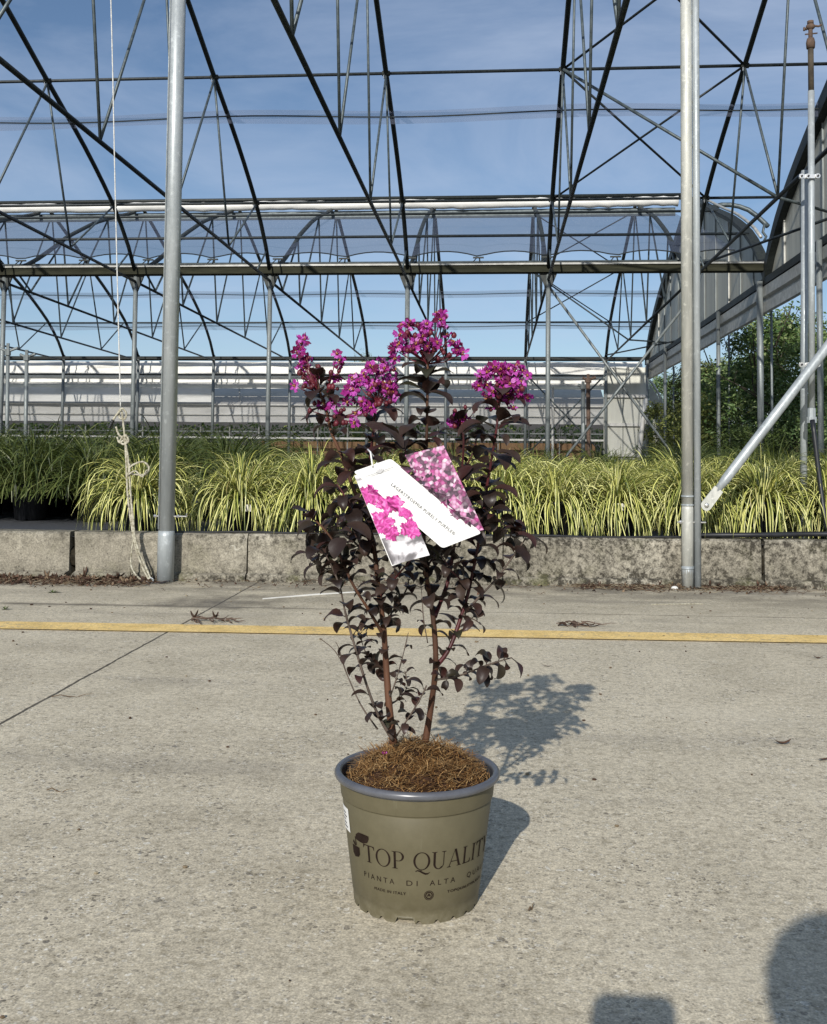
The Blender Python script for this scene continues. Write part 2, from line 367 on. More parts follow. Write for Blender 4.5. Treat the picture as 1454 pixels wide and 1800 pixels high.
def copy_thing(o, loc, rz=0, sc=1.0, label=None):
    c = o.copy(); col.objects.link(c); c.location = loc; c.rotation_euler = (0, 0, rz); c.scale = (sc, sc, sc)
    if label: c['label'] = label
    for ch in o.children:
        d = ch.copy(); col.objects.link(d); d.parent = c
        for g in ch.children:
            e = g.copy(); col.objects.link(e); e.parent = d
    return c
def local(parent, mb):        # shift an MB built in world space into an empty's space (unrotated)
    l = parent.location; mb.v = [(x-l.x, y-l.y, z-l.z) for x, y, z in mb.v]; return mb
ORD = ['first', 'second', 'third', 'fourth', 'fifth', 'sixth', 'seventh', 'eighth', 'ninth', 'tenth', 'eleventh', 'twelfth', 'thirteenth',
       'fourteenth', 'fifteenth', 'sixteenth', 'seventeenth', 'eighteenth', 'nineteenth', 'twentieth']

# ------------------------------------------------------------------ setting
BED = .205
def curbY(x): return 4.985 + .06*x
g = MB(); g.grid(lambda u, v: (-150+300*u, -120+320*v, -.02), 4, 4); g.build('ground', M['earth'], kind='structure')
g = MB(); g.grid(lambda u, v: (-14+28*u, -6+11.3*v, 0), 8, 8); g.build('concrete_yard', M['concrete'], kind='structure')
g = MB()
n_ = 60
for i in range(n_):
    x0, x1 = -7+14*i/n_, -7+14*(i+1)/n_
    e = lambda x, k: noise.noise(Vector((x*9, k, 0)))*.0025
    y = lambda x: 3.505+.04*(x+.2)
    g.v += [(x0, y(x0)-.078+e(x0, 1), .004), (x1, y(x1)-.078+e(x1, 1), .004), (x1, y(x1)+.078+e(x1, 5), .004), (x0, y(x0)+.078+e(x0, 5), .004)]
    b = len(g.v)-4; g.face([b, b+1, b+2, b+3])
g.build('painted_line', M['paint'], kind='structure')
g = MB(); g.grid(lambda u, v: (-13+(17.5)*u, curbY(-13+17.5*u)+.03+(31-5)*v, BED+.008*noise.noise(Vector((u*40, v*60, 0)))), 60, 60)
g.build('planting_bed', M['fabric'], kind='structure')

# curb of cast concrete blocks
kt = empty('curb_wall', (0, 5, 0), 'low weathered concrete curb wall holding the raised plant bed', 'curb')
joints = [at(x, 980, 4.95).x for x in (-330, 2, 137, 437, 885, 1352, 1800)]
joints = [joints[0]-3] + joints + [joints[-1]+3]
for i in range(len(joints)-1):
    wide = lambda j: .012 if j in (3, 6) else .004
    x0, x1 = joints[i]+wide(i), joints[i+1]-wide(i+1)
    m = MB(); nx = max(4, int((x1-x0)/.03)); prof = [(0.0, -.026), (.026, -.024), (.034, -.018), (.040, 0), (.20, .002), (.222, .008), (.232, .022), (.234, .12)]
    sd_ = i*7.3
    for a in range(nx+1):
        x = x0+(x1-x0)*a/nx
        for z, dy in prof:
            nn = noise.noise(Vector((x*6+sd_, z*8, 0)))*.005 + noise.noise(Vector((x*30, z*40, sd_)))*.0018
            ed = min(a, nx-a); ch = .008*max(0, 1-ed/1.0) + (.006*max(0, 1-ed/2) * (1+noise.noise(Vector((z*40, i*3, 0)))*2))
            m.v.append((x + (noise.noise(Vector((z*25, i*5.5, a > nx/2)))*(.026 if (a and i+1 in (3, 6)) or (not a and i in (3, 6)) else .008) if ed == 0 else 0), curbY(x)+dy+nn+ch, z + (nn*.4 if z > .19 else 0)))
        m.v.append((x, curbY(x)+.12, -.01))
    k = len(prof)+1
    for a in range(nx):
        for j in range(k-1): m.face([a*k+j, (a+1)*k+j, (a+1)*k+j+1, a*k+j+1])
    m.face([j for j in range(k)]); m.face([nx*k+j for j in reversed(range(k))])
    local(kt, m).build('curb_block', M['curb'], kt, smooth=False)
M['jointdirt'] = speckled('joint_dirt', (.012, .011, .008), (.035, .03, .02), 40, 1, 0, .1)
m = MB(); m.tube([(x, curbY(x)+.075, .105) for x in (-6, -3, 0, 3, 6)], .055, 8); local(kt, m).build('joint_fill', M['jointdirt'], kt)
m = MB(); m.box(-6, 6, 5.06, 5.075, -.01, .19)
# dark backing soil seen in the joints
# black liner edge on the curb and the black water hose on its right end
m = MB(); pts = [(x, curbY(x)+.035+.004*math.sin(x*5), .238+.003*math.sin(x*9)) for x in [(-1.6+i*.1) for i in range(27)]]
m.tube(pts, .0055, 6); m.build('liner_edge', M['black'], label='thin black liner edge running along the top of the curb', cat='edging')
m = MB(); pts = []
for i in range(34):
    p = on(1218+i*9, 947-.42*i, .245); pts.append((p.x, curbY(p.x)+.055+.01*math.sin(i*.4), .246+.0007*i))
m.tube(pts, .0125, 10); m.build('water_hose', M['black'], smooth=True, label='fat black hose lying on the curb right of the double pole', cat='hose')

# ------------------------------------------------------------------ greenhouse frame
S, X5, Y0, DG, D3, HG, HC, XW = 2.514, .906, 5.0, 17.89, 31.83, 4.185, 3.905, 4.69
XS = [X5+i*S for i in range(-9, 2)]
gh = empty('greenhouse_frame', (0, 11, 0), 'open multi-bay greenhouse frame of dark arches and grey columns over the plants', 'greenhouse')
gl = lambda mb: local(gh, mb)
PROF = [(0, 4.02), (.28, 4.35), (.62, 4.66), (1.17, 5.03), (1.8, 5.36), (2.6, 5.72), (3.81, 6.18), (5.0, 6.66), (5.8, 6.96), (6.5, 7.2)]
def archz(t, span):          # t metres from one gutter
    t = max(0, min(t, span-t))*13.0/span
    for (a, za), (b, zb) in zip(PROF, PROF[1:]):
        if t <= b: return za+(zb-za)*(t-a)/(b-a)
    return PROF[-1][1]
PROFN = [(0, 4.15), (.35, 4.22), (.9, 4.42), (1.4, 4.66), (2.06, 5.02), (2.67, 5.38), (4.1, 6.03), (5.4, 6.5), (6.6, 6.9), (6.97, 7.0)]
def zarch(bay, t, span):     # t from the far gutter; the near half of the rear bay is a lower vent frame
    if bay == 1 and t > span/2:
        q = span-t
        for (a, za), (b, zb) in zip(PROFN, PROFN[1:]):
            if q <= b: return za+(zb-za)*(q-a)/(b-a)
    return archz(t, span)
def arch_pts(x, ya, yb, n=28): return [(x, ya+(yb-ya)*i/n, archz((yb-ya)*i/n, yb-ya)) for i in range(n+1)]
# columns
for x in XS:
    top = MB().tube([(x, DG, .1), (x, DG, HG-.155)], .043, 12)
    c_ = gl(top).build('column', M['column'], gh, smooth=True)
    gs = MB(); 
    for sx in (-1, 1):
        b = len(gs.v); gs.v += [(x, DG-.02, HG-.56), (x+sx*.16, DG-.02, HG-.158), (x, DG-.02, HG-.158), (x, DG+.02, HG-.56), (x+sx*.16, DG+.02, HG-.158), (x, DG+.02, HG-.158)]
        for q in ((0, 1, 2), (5, 4, 3), (0, 3, 4, 1), (1, 4, 5, 2)): gs.face([b+i for i in q])
    gl(gs).build('gusset', M['dark'], c_)
for x in XS:
    c_ = gl(MB().tube([(x, D3, .1), (x, D3, HG-.1)], .05, 10)).build('column', M['column'], gh, smooth=True)
# near pair of poles
def near_pole(x, y, r, m, joint, joint_r, lean=(0, 0), name='column'):
    t = MB().tube([(x-lean[0], y, joint), (x, y, HG-.05)], r, 24)
    o = gl(t).build(name, m, gh, smooth=True)
    t = MB().tube([(x-lean[0]*1.06, y, 0), (x-lean[0], y, joint-.02), (x-lean[0], y, joint+.004)], [joint_r, joint_r, joint_r-.002], 24)
    gl(t).build('sleeve', m, o, smooth=True); return o
pL = near_pole(-1.603, 4.815, .0385, M['pole'], .245, .041)
m = MB()
m.tube([(-1.63, 4.773, .26), (-1.63, 4.774, 3.9)], .0022, 5); gl(m).build('weld_seam', M['column'], pL)
m = MB()
m.tube([(-1.66, 4.81, .32), (-1.50, 4.81, .32)], .004, 6); m.tube([(-1.50, 4.81, .32), (-1.50, 4.80, .333)], .004, 6); m.ball((-1.66, 4.81, .32), .009, 8); m.ball((-1.545, 4.81, .32), .009, 8)
gl(m).build('bolt', M['screw'], pL)
xR = at(1209, 1030, 4.96).x
pR = near_pole(xR, 4.96, .0275, M['pole2'], .40, .0285)
gl(MB().tube([(xR, 4.96, .015), (xR, 4.96, .07), (xR, 4.96, .11)], [.0284, .0284, .0288], 20)).build('sleeve', M['pole'], pR, smooth=True)
for zc in (.095, .398, .44): gl(MB().tube([(xR, 4.96, zc), (xR, 4.96, zc+.008)], .0302, 20)).build('collar', M['pole'], pR, smooth=True)
m = MB(); m.tube([(xR-.05, 4.95, .32), (xR+.085, 4.95, .32)], .004, 6); m.ball((xR-.035, 4.95, .32), .010, 8); m.tube([(xR+.055, 4.95, .31), (xR+.055, 4.95, .33)], .004, 6)
gl(m).build('bolt', M['screw'], pR)
gl(MB().tube([(xR+.046, 4.955, .008), (xR+.0455, 4.955, HG-.06)], .0172, 18)).build('downpipe', M['pole'], gh, smooth=True)
# other near columns out of frame
for x in (XS[0], XS[2], XS[4], XS[6], XS[10]): gl(MB().tube([(x, 5.02, 0), (x, 5.02, HG)], .0385, 12)).build('column', M['pole'], gh, smooth=True)
# diagonal brace with flattened bolted end
b0 = at(1241, 888, 4.955); b1 = at(1454, 610, 5.02); dr = (b1-b0).normalized()
m = MB(); m.tube([b0+dr*.075, b0+dr*.16, b0+dr*3.6], [.014, .0235, .0235], 16); br = gl(m).build('brace', M['pole'], gh, smooth=True)
m = MB(); side = Vector((dr.z, 0, -dr.x)).normalized()
plate = []
for a in range(13):
    th = math.pi*(.5+a/12); plate.append(b0 + (dr*math.cos(th)+side*math.sin(th))*.026)
plate += [b0+dr*.10-side*.024, b0+dr*.10+side*.024]
b = len(m.v)
for off in (-.009, .002):
    for p in plate: m.v.append((p.x, p.y+off-.006, p.z))
k = len(plate); m.face(list(range(k))); m.face([k+i for i in reversed(range(k))])
for i in range(k): m.face([i, (i+1) % k, k+(i+1) % k, k+i])
gl(m).build('brace_plate', M['pole2'], br)
m = MB(); m.tube([b0+Vector((0, -.022, 0)), b0+Vector((0, .03, 0))], .008, 6); m.ball(b0+Vector((0, -.02, 0)), .0115, 10, (1, .5, 1)); gl(m).build('bolt', M['screw'], br, smooth=True)
# gutters
def gutter(Y, x0, x1, h=.17, z=HG, nm='gutter'):
    m = MB(); m.box(x0, x1, Y-.10, Y+.10, z-h, z); o = gl(m).build(nm, M['beam'], gh)
    m = MB(); m.box(x0, x1, Y-.125, Y-.102, z-.028, z+.006); m.box(x0, x1, Y+.102, Y+.125, z-.02, z+.006); gl(m).build('gutter_lip', M['lip'], o); return o
gutter(DG, XS[0], XW, .155, HG+.0)
gutter(Y0+.02, XS[0], XW+.02); 
gl(MB().box(XS[0], XW, D3-.06, D3+.06, 3.96, 4.04)).build('gutter', M['dark'], gh)
# ridge pipes and purlins
for ya, yb in ((Y0, DG), (DG, D3)):
    sp = yb-ya
    for t in (1.17, 3.81):
        for q in (t, sp-t):
            gl(MB().tube([(XS[0], ya+q, archz(q, sp)), (XW, ya+q, archz(q, sp))], .024 if ya == Y0 else .028, 8)).build('purlin', M['chord'], gh, smooth=True)
gl(MB().tube([(XS[0], 24.8, 7.27), (XW-.1, 24.8, 7.27)], .05, 8)).build('ridge_pipe', M['dark'], gh, smooth=True)
gl(MB().tube([(XS[0], 11.4, 7.2), (XW-.1, 11.4, 7.2)], .03, 8)).build('ridge_pipe', M['dark'], gh, smooth=True)
# trusses: arch > tie chord, struts
AN = [1.17, 3.81, 6.1, 8.4, 10.6, 12.5]; CN = [2.85, 5.4, 7.9, 10.3, 11.9]
nstrut = 0; rest = MB()
order = [(0, x) for x in XS[3:11]] + [(1, x) for x in XS[1:11]] + [(0, x) for x in XS[:3]] + [(1, XS[0])]
for bay, x in order:
    ya, yb = ((DG, Y0) if bay == 0 else (D3, DG)); sp = abs(yb-ya); sg = -1
    fx = lambda t: ya+sg*t
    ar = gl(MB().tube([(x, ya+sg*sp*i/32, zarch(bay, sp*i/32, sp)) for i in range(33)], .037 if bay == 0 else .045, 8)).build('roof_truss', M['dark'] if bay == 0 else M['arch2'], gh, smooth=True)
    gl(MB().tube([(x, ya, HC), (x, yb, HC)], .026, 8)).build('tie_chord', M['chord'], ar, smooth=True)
    k_ = sp/12.89
    seq = []
    for i in range(5):
        seq.append((AN[i]*k_, CN[i]*k_)); seq.append((AN[i+1]*k_, CN[i]*k_))
    if bay == 0: seq.append((.35, 1.0))
    for a, c in seq:
        mm = MB() if nstrut < 96 else rest
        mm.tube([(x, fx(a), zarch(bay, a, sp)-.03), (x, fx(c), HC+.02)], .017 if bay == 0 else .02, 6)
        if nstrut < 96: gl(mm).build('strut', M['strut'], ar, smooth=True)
        nstrut += 1
if rest.v: gl(rest).build('strut', M['strut'], gh, kind='stuff')
for x in XS[3:11]:
    for t in (1.17, 3.81):
        z_ = archz(t, DG-Y0); m = MB(); m.tube([(x-.055, DG-t, z_), (x+.055, DG-t, z_)], .040, 8)
        cl = gl(m).build('purlin_clamp', M['dark'], gh); gl(MB().tube([(x-.03, DG-t-.03, z_-.035), (x-.03, DG-t-.03, z_-.085)], .008, 6)).build('bolt', M['screw'], cl)
# roof wind bracing between the last two trusses
def br_(a, b, r=.019, mt='chord'): gl(MB().tube([a, b], r, 6)).build('cross_brace', M[mt], gh, smooth=True)
A, B = XS[9], XS[10]
for ya, yb in ((DG, Y0), (D3, DG)):
    sp = ya-yb
    nod = [(1.17, archz(1.17, sp)), (3.81, archz(3.81, sp)), (6.4, archz(6.4, sp))]
    for (t0, z0), (t1, z1) in zip(nod, nod[1:]):
        br_((A, ya-t0, z0), (B, ya-t1, z1)); br_((A, ya-t1, z1), (B, ya-t0, z0))
    br_((A, ya-3.95, archz(3.8, sp)-.05), (B, ya-5.4, HC), .021, 'strut')
    br_((B, ya-5.4, HC), (XW, ya-4.0, HC+.1), .021, 'strut')
    br_((B, ya-.2, HG-.1), (XW, ya-5.2, HC), .022, 'chord')
br_((A, DG+.02, HC-.1), (B, DG+.02, .35), .024, 'column'); br_((B, DG-.05, HC-.3), (A, DG-.05, .35), .024, 'column')
br_((A, D3-.02, HC-.4), (B, D3-.02, .9), .024, 'strut'); br_((B, D3-.08, HC-.4), (A, D3-.08, .9), .024, 'strut')
# net bands and wires
def sag(x, a, k): return a*math.sin(x*k)
for Y, z, a in ((DG-3.15, archz(3.2, 12.9)-.14, .03), (D3-1.15, 4.86, .02), (D3-2.9, 5.56, .02)):
    m = MB(); m.tube([(x, Y, z+sag(x, a, 1.2)) for x in [XS[0]+i*.4 for i in range(70) if XS[0]+i*.4 < XW]], .011, 5); wv = gl(m).build('cable', M['chord'], gh)
    m = MB(); xs = [XS[0]+i*.4 for i in range(70) if XS[0]+i*.4 < XW]
    for x in xs: m.v += [(x, Y+.02, z+.10+sag(x, a, 1.2)), (x, Y+.02, z-.10+sag(x, a, 1.0))]
    for i in range(len(xs)-1): m.face([2*i, 2*i+1, 2*i+3, 2*i+2])
    gl(m).build('net_band', M['netband'], wv)
# rear bay: rolled film along the ridge, thick half-arches, hanging net, hooks
m = MB(); xe = 4.35; pts = []; rs = []
n_ = 220
for i in range(n_+1):
    x = XS[0]+(xe-XS[0])*i/n_; pts.append((x, 24.5, 7.03+.012*math.sin(x*2)+.008*noise.noise(Vector((x*3, 0, 0))))); rs.append(.115+.02*noise.noise(Vector((x*4, 7, 0)))+(.014*math.sin(x*38) if x > .8 else 0))
m.tube(pts, rs, 14); gl(m).build('film_roll', M['film_white'], gh, smooth=True)
gl(MB().box(XS[0], 4.3, 24.56, 24.60, 6.70, 6.90)).build('roll_board', M['strut'], gh)
m = MB()
nx, nzv = 150, 14
def netp(u, v):
    x = XS[0]+(4.3-XS[0])*u; ph = ((x-X5)/S*2) % 1.0; scal = .10*4*ph*(1-ph)
    zlow = 4.46+scal; zt = 6.78; z = zt+(zlow-zt)*v
    t = 6.6*(1-v)**1.05+.5
    return (x, DG+.15+t*.93, z + .0)
m.grid(netp, nx, nzv, uv=False); gl(m).build('roof_net', M['net'], gh, smooth=True)
m = MB(); m.tube([netp(i/nx, 1) for i in range(nx+1)], .012, 5); gl(m).build('net_hem', M['chord'], gh)
m = MB(); m.tube([(XS[0], DG+1.3, 4.50), (4.3, DG+1.3, 4.50)], .02, 6); gl(m).build('purlin', M['strut'], gh)
for i in range(18):
    x = X5+(i-16)*S/2
    if x > 4: break
    m = MB(); y = DG+.62; m.box(x-.10, x+.10, y-.02, y+.02, 4.43, 4.455); m.tube([(x+.02, y, 4.43), (x+.05, y-.4, 4.08)], .014, 5); m.tube([(x-.04, y, 4.43), (x-.09, y-.05, 4.36)], .010, 5)
    gl(m).build('net_hook', M['dark'], gh)
# side wall on the right: gable panels, arch frames, beam, posts
for ya, yb in ((Y0, DG), (DG, D3)):
    sp = yb-ya; m = MB(); nn = 28
    for i in range(nn+1):
        t = sp*i/nn; m.v += [(XW+.05, ya+t, HC-.1), (XW+.05, ya+t, max(HC, archz(t, sp)-.02)), (XW+.09, ya+t, HC-.1), (XW+.09, ya+t, max(HC, archz(t, sp)-.02))]
    for i in range(nn): m.face([4*i, 4*i+1, 4*i+5, 4*i+4]); m.face([4*i+2, 4*i+6, 4*i+7, 4*i+3]); m.face([4*i+1, 4*i+3, 4*i+7, 4*i+5])
    gp = gl(m).build('gable_panel', M['panel'], gh)
    for j, t in enumerate([1.0, 2.0, 3.0, 4.2, 5.4, 6.45, 7.5, 8.7, 9.9, 10.9, 11.9]):
        mm = MB(); w_ = .06 if j % 4 == 2 else .018
        mm.box(XW+.02, XW+.047, ya+t-w_/2, ya+t+w_/2, HC, archz(t, sp)-.06); gl(mm).build('batten', M['lip'] if j % 4 == 2 else M['column'], gp)
    m = MB()
    pts = [(0, ya+sp*i/32, archz(sp*i/32, sp)) for i in range(33)]
    for i in range(33):
        x, y, z = pts[i]; dz = .24 if (ya == Y0 or y > (ya+yb)/2) else .09
        m.v += [(XW-.07, y, z-dz), (XW-.07, y, z), (XW+.10, y, z+.02), (XW+.10, y, z-dz)]
    for i in range(32):
        for j in range(4): m.face([4*i+j, 4*i+(j+1) % 4, 4*i+4+(j+1) % 4, 4*i+4+j])
    gl(m).build('gable_arch', M['dark'], gh)
    gl(MB().tube([(XW+.14, y, z+.05) for _, y, z in pts[2:]], .03, 8)).build('outer_rail', M['lip'], gh, smooth=True)
    # curved bar leaning over the ridge
m = MB(); m.tube([at(x, y, 23.2-.06*i) for i, (x, y) in enumerate(((1254, 364), (1268, 360), (1284, 360), (1300, 363), (1316, 369), (1330, 379), (1342, 390), (1350, 398)))], .055, 8)
m.tube([at(1344, 394, 22.7), at(1341, 408, 22.7), at(1347, 416, 22.7), at(1343, 424, 22.7)], .03, 6); gl(m).build('vent_arm', M['strut'], gh, smooth=True)
bm_ = MB(); bm_.box(XW-.06, XW+.10, Y0-.1, D3, HC-.12, HC-.0); wb = gl(bm_).build('side_beam', M['dark'], gh)
m = MB(); yy = [Y0-.1+(D3-Y0+.1)*i/60 for i in range(61)]
prf = [(-.02, HC-.121), (-.06, HC-.16), (-.06, HC-.33), (.0, HC-.36), (.0, HC-.39), (-.05, HC-.42), (-.05, HC-.60), (-.02, HC-.63)]
for y in yy:
    for dx, z in prf: m.v.append((XW+dx, y, z+.012*noise.noise(Vector((y*.7, z*2, 3)))))
for i in range(60):
    for j in range(len(prf)-1): k = len(prf); m.face([i*k+j, i*k+j+1, (i+1)*k+j+1, (i+1)*k+j])
gl(m).build('side_gutter', M['lip'], wb, smooth=False)
for y in (8.3, 11.5, 14.65, DG, 21.2, 24.5, 27.8, 31.0):
    gl(MB().tube([(XW-.11, y, .05), (XW-.11, y, HC-.05)], .055 if abs(y-DG) < .1 else .042, 10)).build('side_post', M['column'], gh, smooth=True)
for y in (8.9, 12.0, 15.2, 18.4, 21.7, 25.0, 28.4):
    gl(MB().tube([(XW+.22, y, .05), (XW+.22, y, HC-.5)], .022, 8)).build('wall_rod', M['column'], gh, smooth=True)

# ------------------------------------------------------------------ film greenhouse behind
fg = empty('film_greenhouse', (0, 34, 0), 'low plastic film greenhouse with grey slack panels beyond the open frame', 'greenhouse')
fl = lambda mb: local(fg, mb)
XL, XB = -24, 3.42
def sheet(x0, x1, ya, za, yb, zb, amp, nu=120, nv=6, seed=0):
    m = MB(); m.grid(lambda u, v: (x0+(x1-x0)*u, ya+(yb-ya)*v+amp*noise.noise(Vector(((x0+(x1-x0)*u)*.9+v*1.5, v*4, seed))), za+(zb-za)*v+.5*amp*noise.noise(Vector(((x0+(x1-x0)*u)*1.2, v*3, seed+9)))), nu, nv, uv=False); return m
fl(sheet(XL, 4.6, 32.25, 3.93, 32.0, 3.50, .08, 160, 8, 1)).build('film_fold', M['film_white'], fg, smooth=True)
fl(sheet(XL, 3.44, 32.15, 3.40, 32.1, 3.22, .03, 120, 4, 6)).build('film_fold', M['film_white'], fg, smooth=True)
fl(sheet(XL, 3.44, 32.5, 3.9, 32.4, 3.05, .05, 120, 6, 12)).build('film_fold', M['film'], fg, smooth=True)
fl(MB().tube([(XL, 31.95, 3.46), (4.6, 31.95, 3.46)], .03, 8)).build('rail', M['chord'], fg)
fl(MB().tube([(XL, 31.95, 3.96), (4.6, 31.95, 3.96)], .04, 8)).build('rail', M['dark'], fg)
fl(MB().box(XL, 3.44, 32.0, 32.06, 3.13, 3.20)).build('rail', M['white'], fg)
fl(sheet(XL, 3.44, 33.6, 3.16, 32.15, 2.52, .06, 160, 8, 3)).build('roof_film', M['film_grey'], fg, smooth=True)
fl(MB().box(XL, 3.44, 32.1, 32.16, 2.48, 2.52)).build('rail', M['white'], fg)
fl(sheet(XL, 3.44, 32.2, 2.46, 32.2, 1.93, .03, 160, 6, 5)).build('curtain_film', M['film'], fg, smooth=True)
fl(MB().box(XL, 3.44, 32.12, 32.15, 2.16, 2.185)).build('rail', M['lip'], fg)
fl(sheet(XL, -9.2, 32.0, 3.04, 31.9, 2.56, .04, 60, 5, 8)).build('film_fold', M['film_white'], fg, smooth=True)
fl(MB().box(XL, XW, 32.3, 32.36, 1.40, 1.46)).build('rail', M['white'], fg)
fl(MB().box(-7.8, 3.2, 33.0, 33.05, .3, 1.34)).build('back_board', M['brown'], fg)
fl(MB().box(XL, XW, 38.0, 38.05, 0, 3.2)).build('back_board', M['black'], fg)
fl(MB().box(XL, 3.44, 32.6, 32.7, 1.62, 1.66)).build('rail', M['column'], fg)
for i in range(26):
    x = -21.5+i*.98
    fl(MB().tube([(x, 32.5, 0), (x, 32.5, 1.98)], .022, 6)).build('post', M['lip'], fg)
for x in (-10.4, -8.3, -5.6, -3.3, .2, 1.7): fl(MB().tube([(x, 32.15, 2.5), (x-.25, 32.8, 3.1)], .03, 6)).build('rafter', M['lip'], fg)
fl(MB().tube([(1.78, 32.1, .4), (1.78, 32.1, 3.1)], .04, 8)).build('post', M['white'], fg)
# pale end wall with bars
e_ = MB(); e_.box(3.36, 4.70, 31.9, 31.94, .3, 3.72); ew = fl(e_).build('end_panel', M['cream'], fg)
for z in (2.82, 1.92, .97): fl(MB().box(3.36, 4.68, 31.82, 31.88, z-.05, z+.05)).build('rail', M['white'], ew)
fl(MB().tube([(3.95, 31.87, .3), (3.95, 31.87, 3.4)], .012, 6)).build('batten', M['column'], ew)
# corner bay behind the side wall
m = MB(); m.box(4.98, 5.32, 32.5, 32.6, .3, 2.55); fl(m).build('end_panel', M['cream'], fg)
m = MB(); m.tube([(4.85, 32.4, 3.35), (4.95, 32.4, 3.25), (5.15, 32.4, 2.9), (5.3, 32.4, 2.5), (5.34, 32.4, .3)], .04, 8); fl(m).build('hoop', M['white'], fg, smooth=True)
m = MB(); m.v = [(4.86, 32.55, 3.3), (5.12, 32.55, 2.9), (5.28, 32.55, 2.56), (4.86, 32.55, 2.56)]; m.face([0, 1, 2, 3]); fl(m).build('hoop_film', M['film_grey'], fg)
# rows of young plants inside it
m = MB(); rnd = random.Random(4)
for i in range(9000):
    x = rnd.uniform(-20, 6); y = rnd.uniform(35, 36.5); z = rnd.uniform(.8, 1.98+.2*noise.noise(Vector((x*1.3, 0, 0)))); s_ = rnd.uniform(.05, .10)
    a = Vector((rnd.gauss(0, 1), rnd.gauss(0, 1), rnd.gauss(0, 1))).normalized(); b_ = a.orthogonal().normalized(); p = Vector((x, y, z)); k = len(m.v)
    m.v += [tuple(p-a*s_), tuple(p+b_*s_*.5), tuple(p+a*s_), tuple(p-b_*s_*.5)]; m.face([k, k+1, k+2, k+3])
m.build('nursery_plants', M['tree4'], kind='stuff', label='mass of young green plants under the far plastic film', cat='plants')

# ------------------------------------------------------------------ potted sedges
def sedge_mesh(name, m, seed, nb=230, L=(.34, .60), w=.0062, lift=(.15, 1.25), pow_=1.0, droop=3.2, zmin=-.165):
    rnd = random.Random(seed); mb = MB()
    for i in range(nb):
        az = rnd.uniform(0, 2*math.pi); th = lift[0]+(lift[1]-lift[0])*rnd.random()**pow_
        l = rnd.uniform(*L)*(1-.12*(th < .4)); n = 9; d0 = Vector((math.cos(az), math.sin(az), 0)); sd0 = Vector((-d0.y, d0.x, 0))
        r_ = rnd.uniform(0, .045); p = Vector((d0.x*r_, d0.y*r_, 0)); ang = th; dr_ = rnd.uniform(.65, 1.25)*droop; tw = rnd.gauss(0, .35)
        ww = w*rnd.uniform(.7, 1.2); b = len(mb.v); curl = rnd.gauss(0, .5)
        for k in range(n+1):
            t = k/n; d = d0*math.sin(ang)+Vector((0, 0, 1))*math.cos(ang)+sd0*curl*t*.35; d.normalize()
            s_ = (sd0*math.cos(tw)+d0.cross(sd0)*0+d.cross(sd0)*math.sin(tw)).normalized()
            wd = ww*(.55+.6*math.sin(math.pi*min(1, t*1.25+.1)) if t < .75 else 1.0*(1-t)/.25*.9+.02)*.5
            mid = p - d.cross(s_)*wd*.35
            mb.v += [tuple(p-s_*wd), tuple(mid), tuple(p+s_*wd)]
            ang = min(ang + dr_*l/n*(.45+1.9*t)*math.sin(max(.35, min(ang, math.pi-.25)))/.6, math.pi*.97); p = p + d*l/n if p.z > zmin else p
        for k in range(n):
            q = b+3*k
            mb.face([q, q+1, q+4, q+3], [(0, 0), (.5, 0), (.5, 1), (0, 1)]); mb.face([q+1, q+2, q+5, q+4], [(.5, 0), (1, 0), (1, 1), (.5, 1)])
    return mb.mesh(name, m)
def pot_mesh(name, r=.10, h=.19):
    mb = MB(); mb.lathe([(.0, .002), (r*.78, .002), (r*.97, h*.9), (r*1.04, h*.9), (r*1.05, h), (r*.98, h), (r*.96, h*.9), (.0, h*.88)], n=28); return mb.mesh(name, M['black'], True)
potm = pot_mesh('pot'); potb = pot_mesh('pot', .12, .24)
var_y = [sedge_mesh('foliage', M['varieg'], 10+i, 430+30*(i % 3), (.31, .50), .0082, (.12, 1.40), .70, 4.3) for i in range(6)]
var_g = [sedge_mesh('foliage', M['grass_green'], 40+i, 420, (.50, .90), .0075, (.35, 1.45), .7, 1.9, -.02) for i in range(4)]
var_m = [sedge_mesh('foliage', M['grass_green'], 60+i, 230, (.40, .66), .0080, (.05, 1.1), .9, 2.6) for i in range(3)]
def sedge(x, y, me, pm, ph, rz, sc, label, group, name='striped_sedge'):
    o = empty(name, (x, y, BED+.004), label, 'ornamental grass', group, rz); o.scale = (sc, sc, sc)
    for nm, d, z in (('pot', pm, 0), ('foliage', me, ph)):
        c = bpy.data.objects.new(nm, d); col.objects.link(c); c.parent = o; c.location = (0, 0, z)
    return o
rnd = random.Random(12)
front = [at(px, 900, 5.42).x for px in (262, 432, 552, 668, 775, 878, 978, 1086, 1212, 1345, 1462)]
for i, x in enumerate(front):
    o = sedge(x, curbY(x)+.41+rnd.uniform(-.02, .03), var_y[i % 6], potm, .17, rnd.uniform(0, 6.28), rnd.uniform(.95, 1.06),
          'yellow striped sedge on the curb edge, '+(ORD[i]+' from the left' if i else 'leftmost beside the pole')+' in the front row', 'striped sedges in the front row')
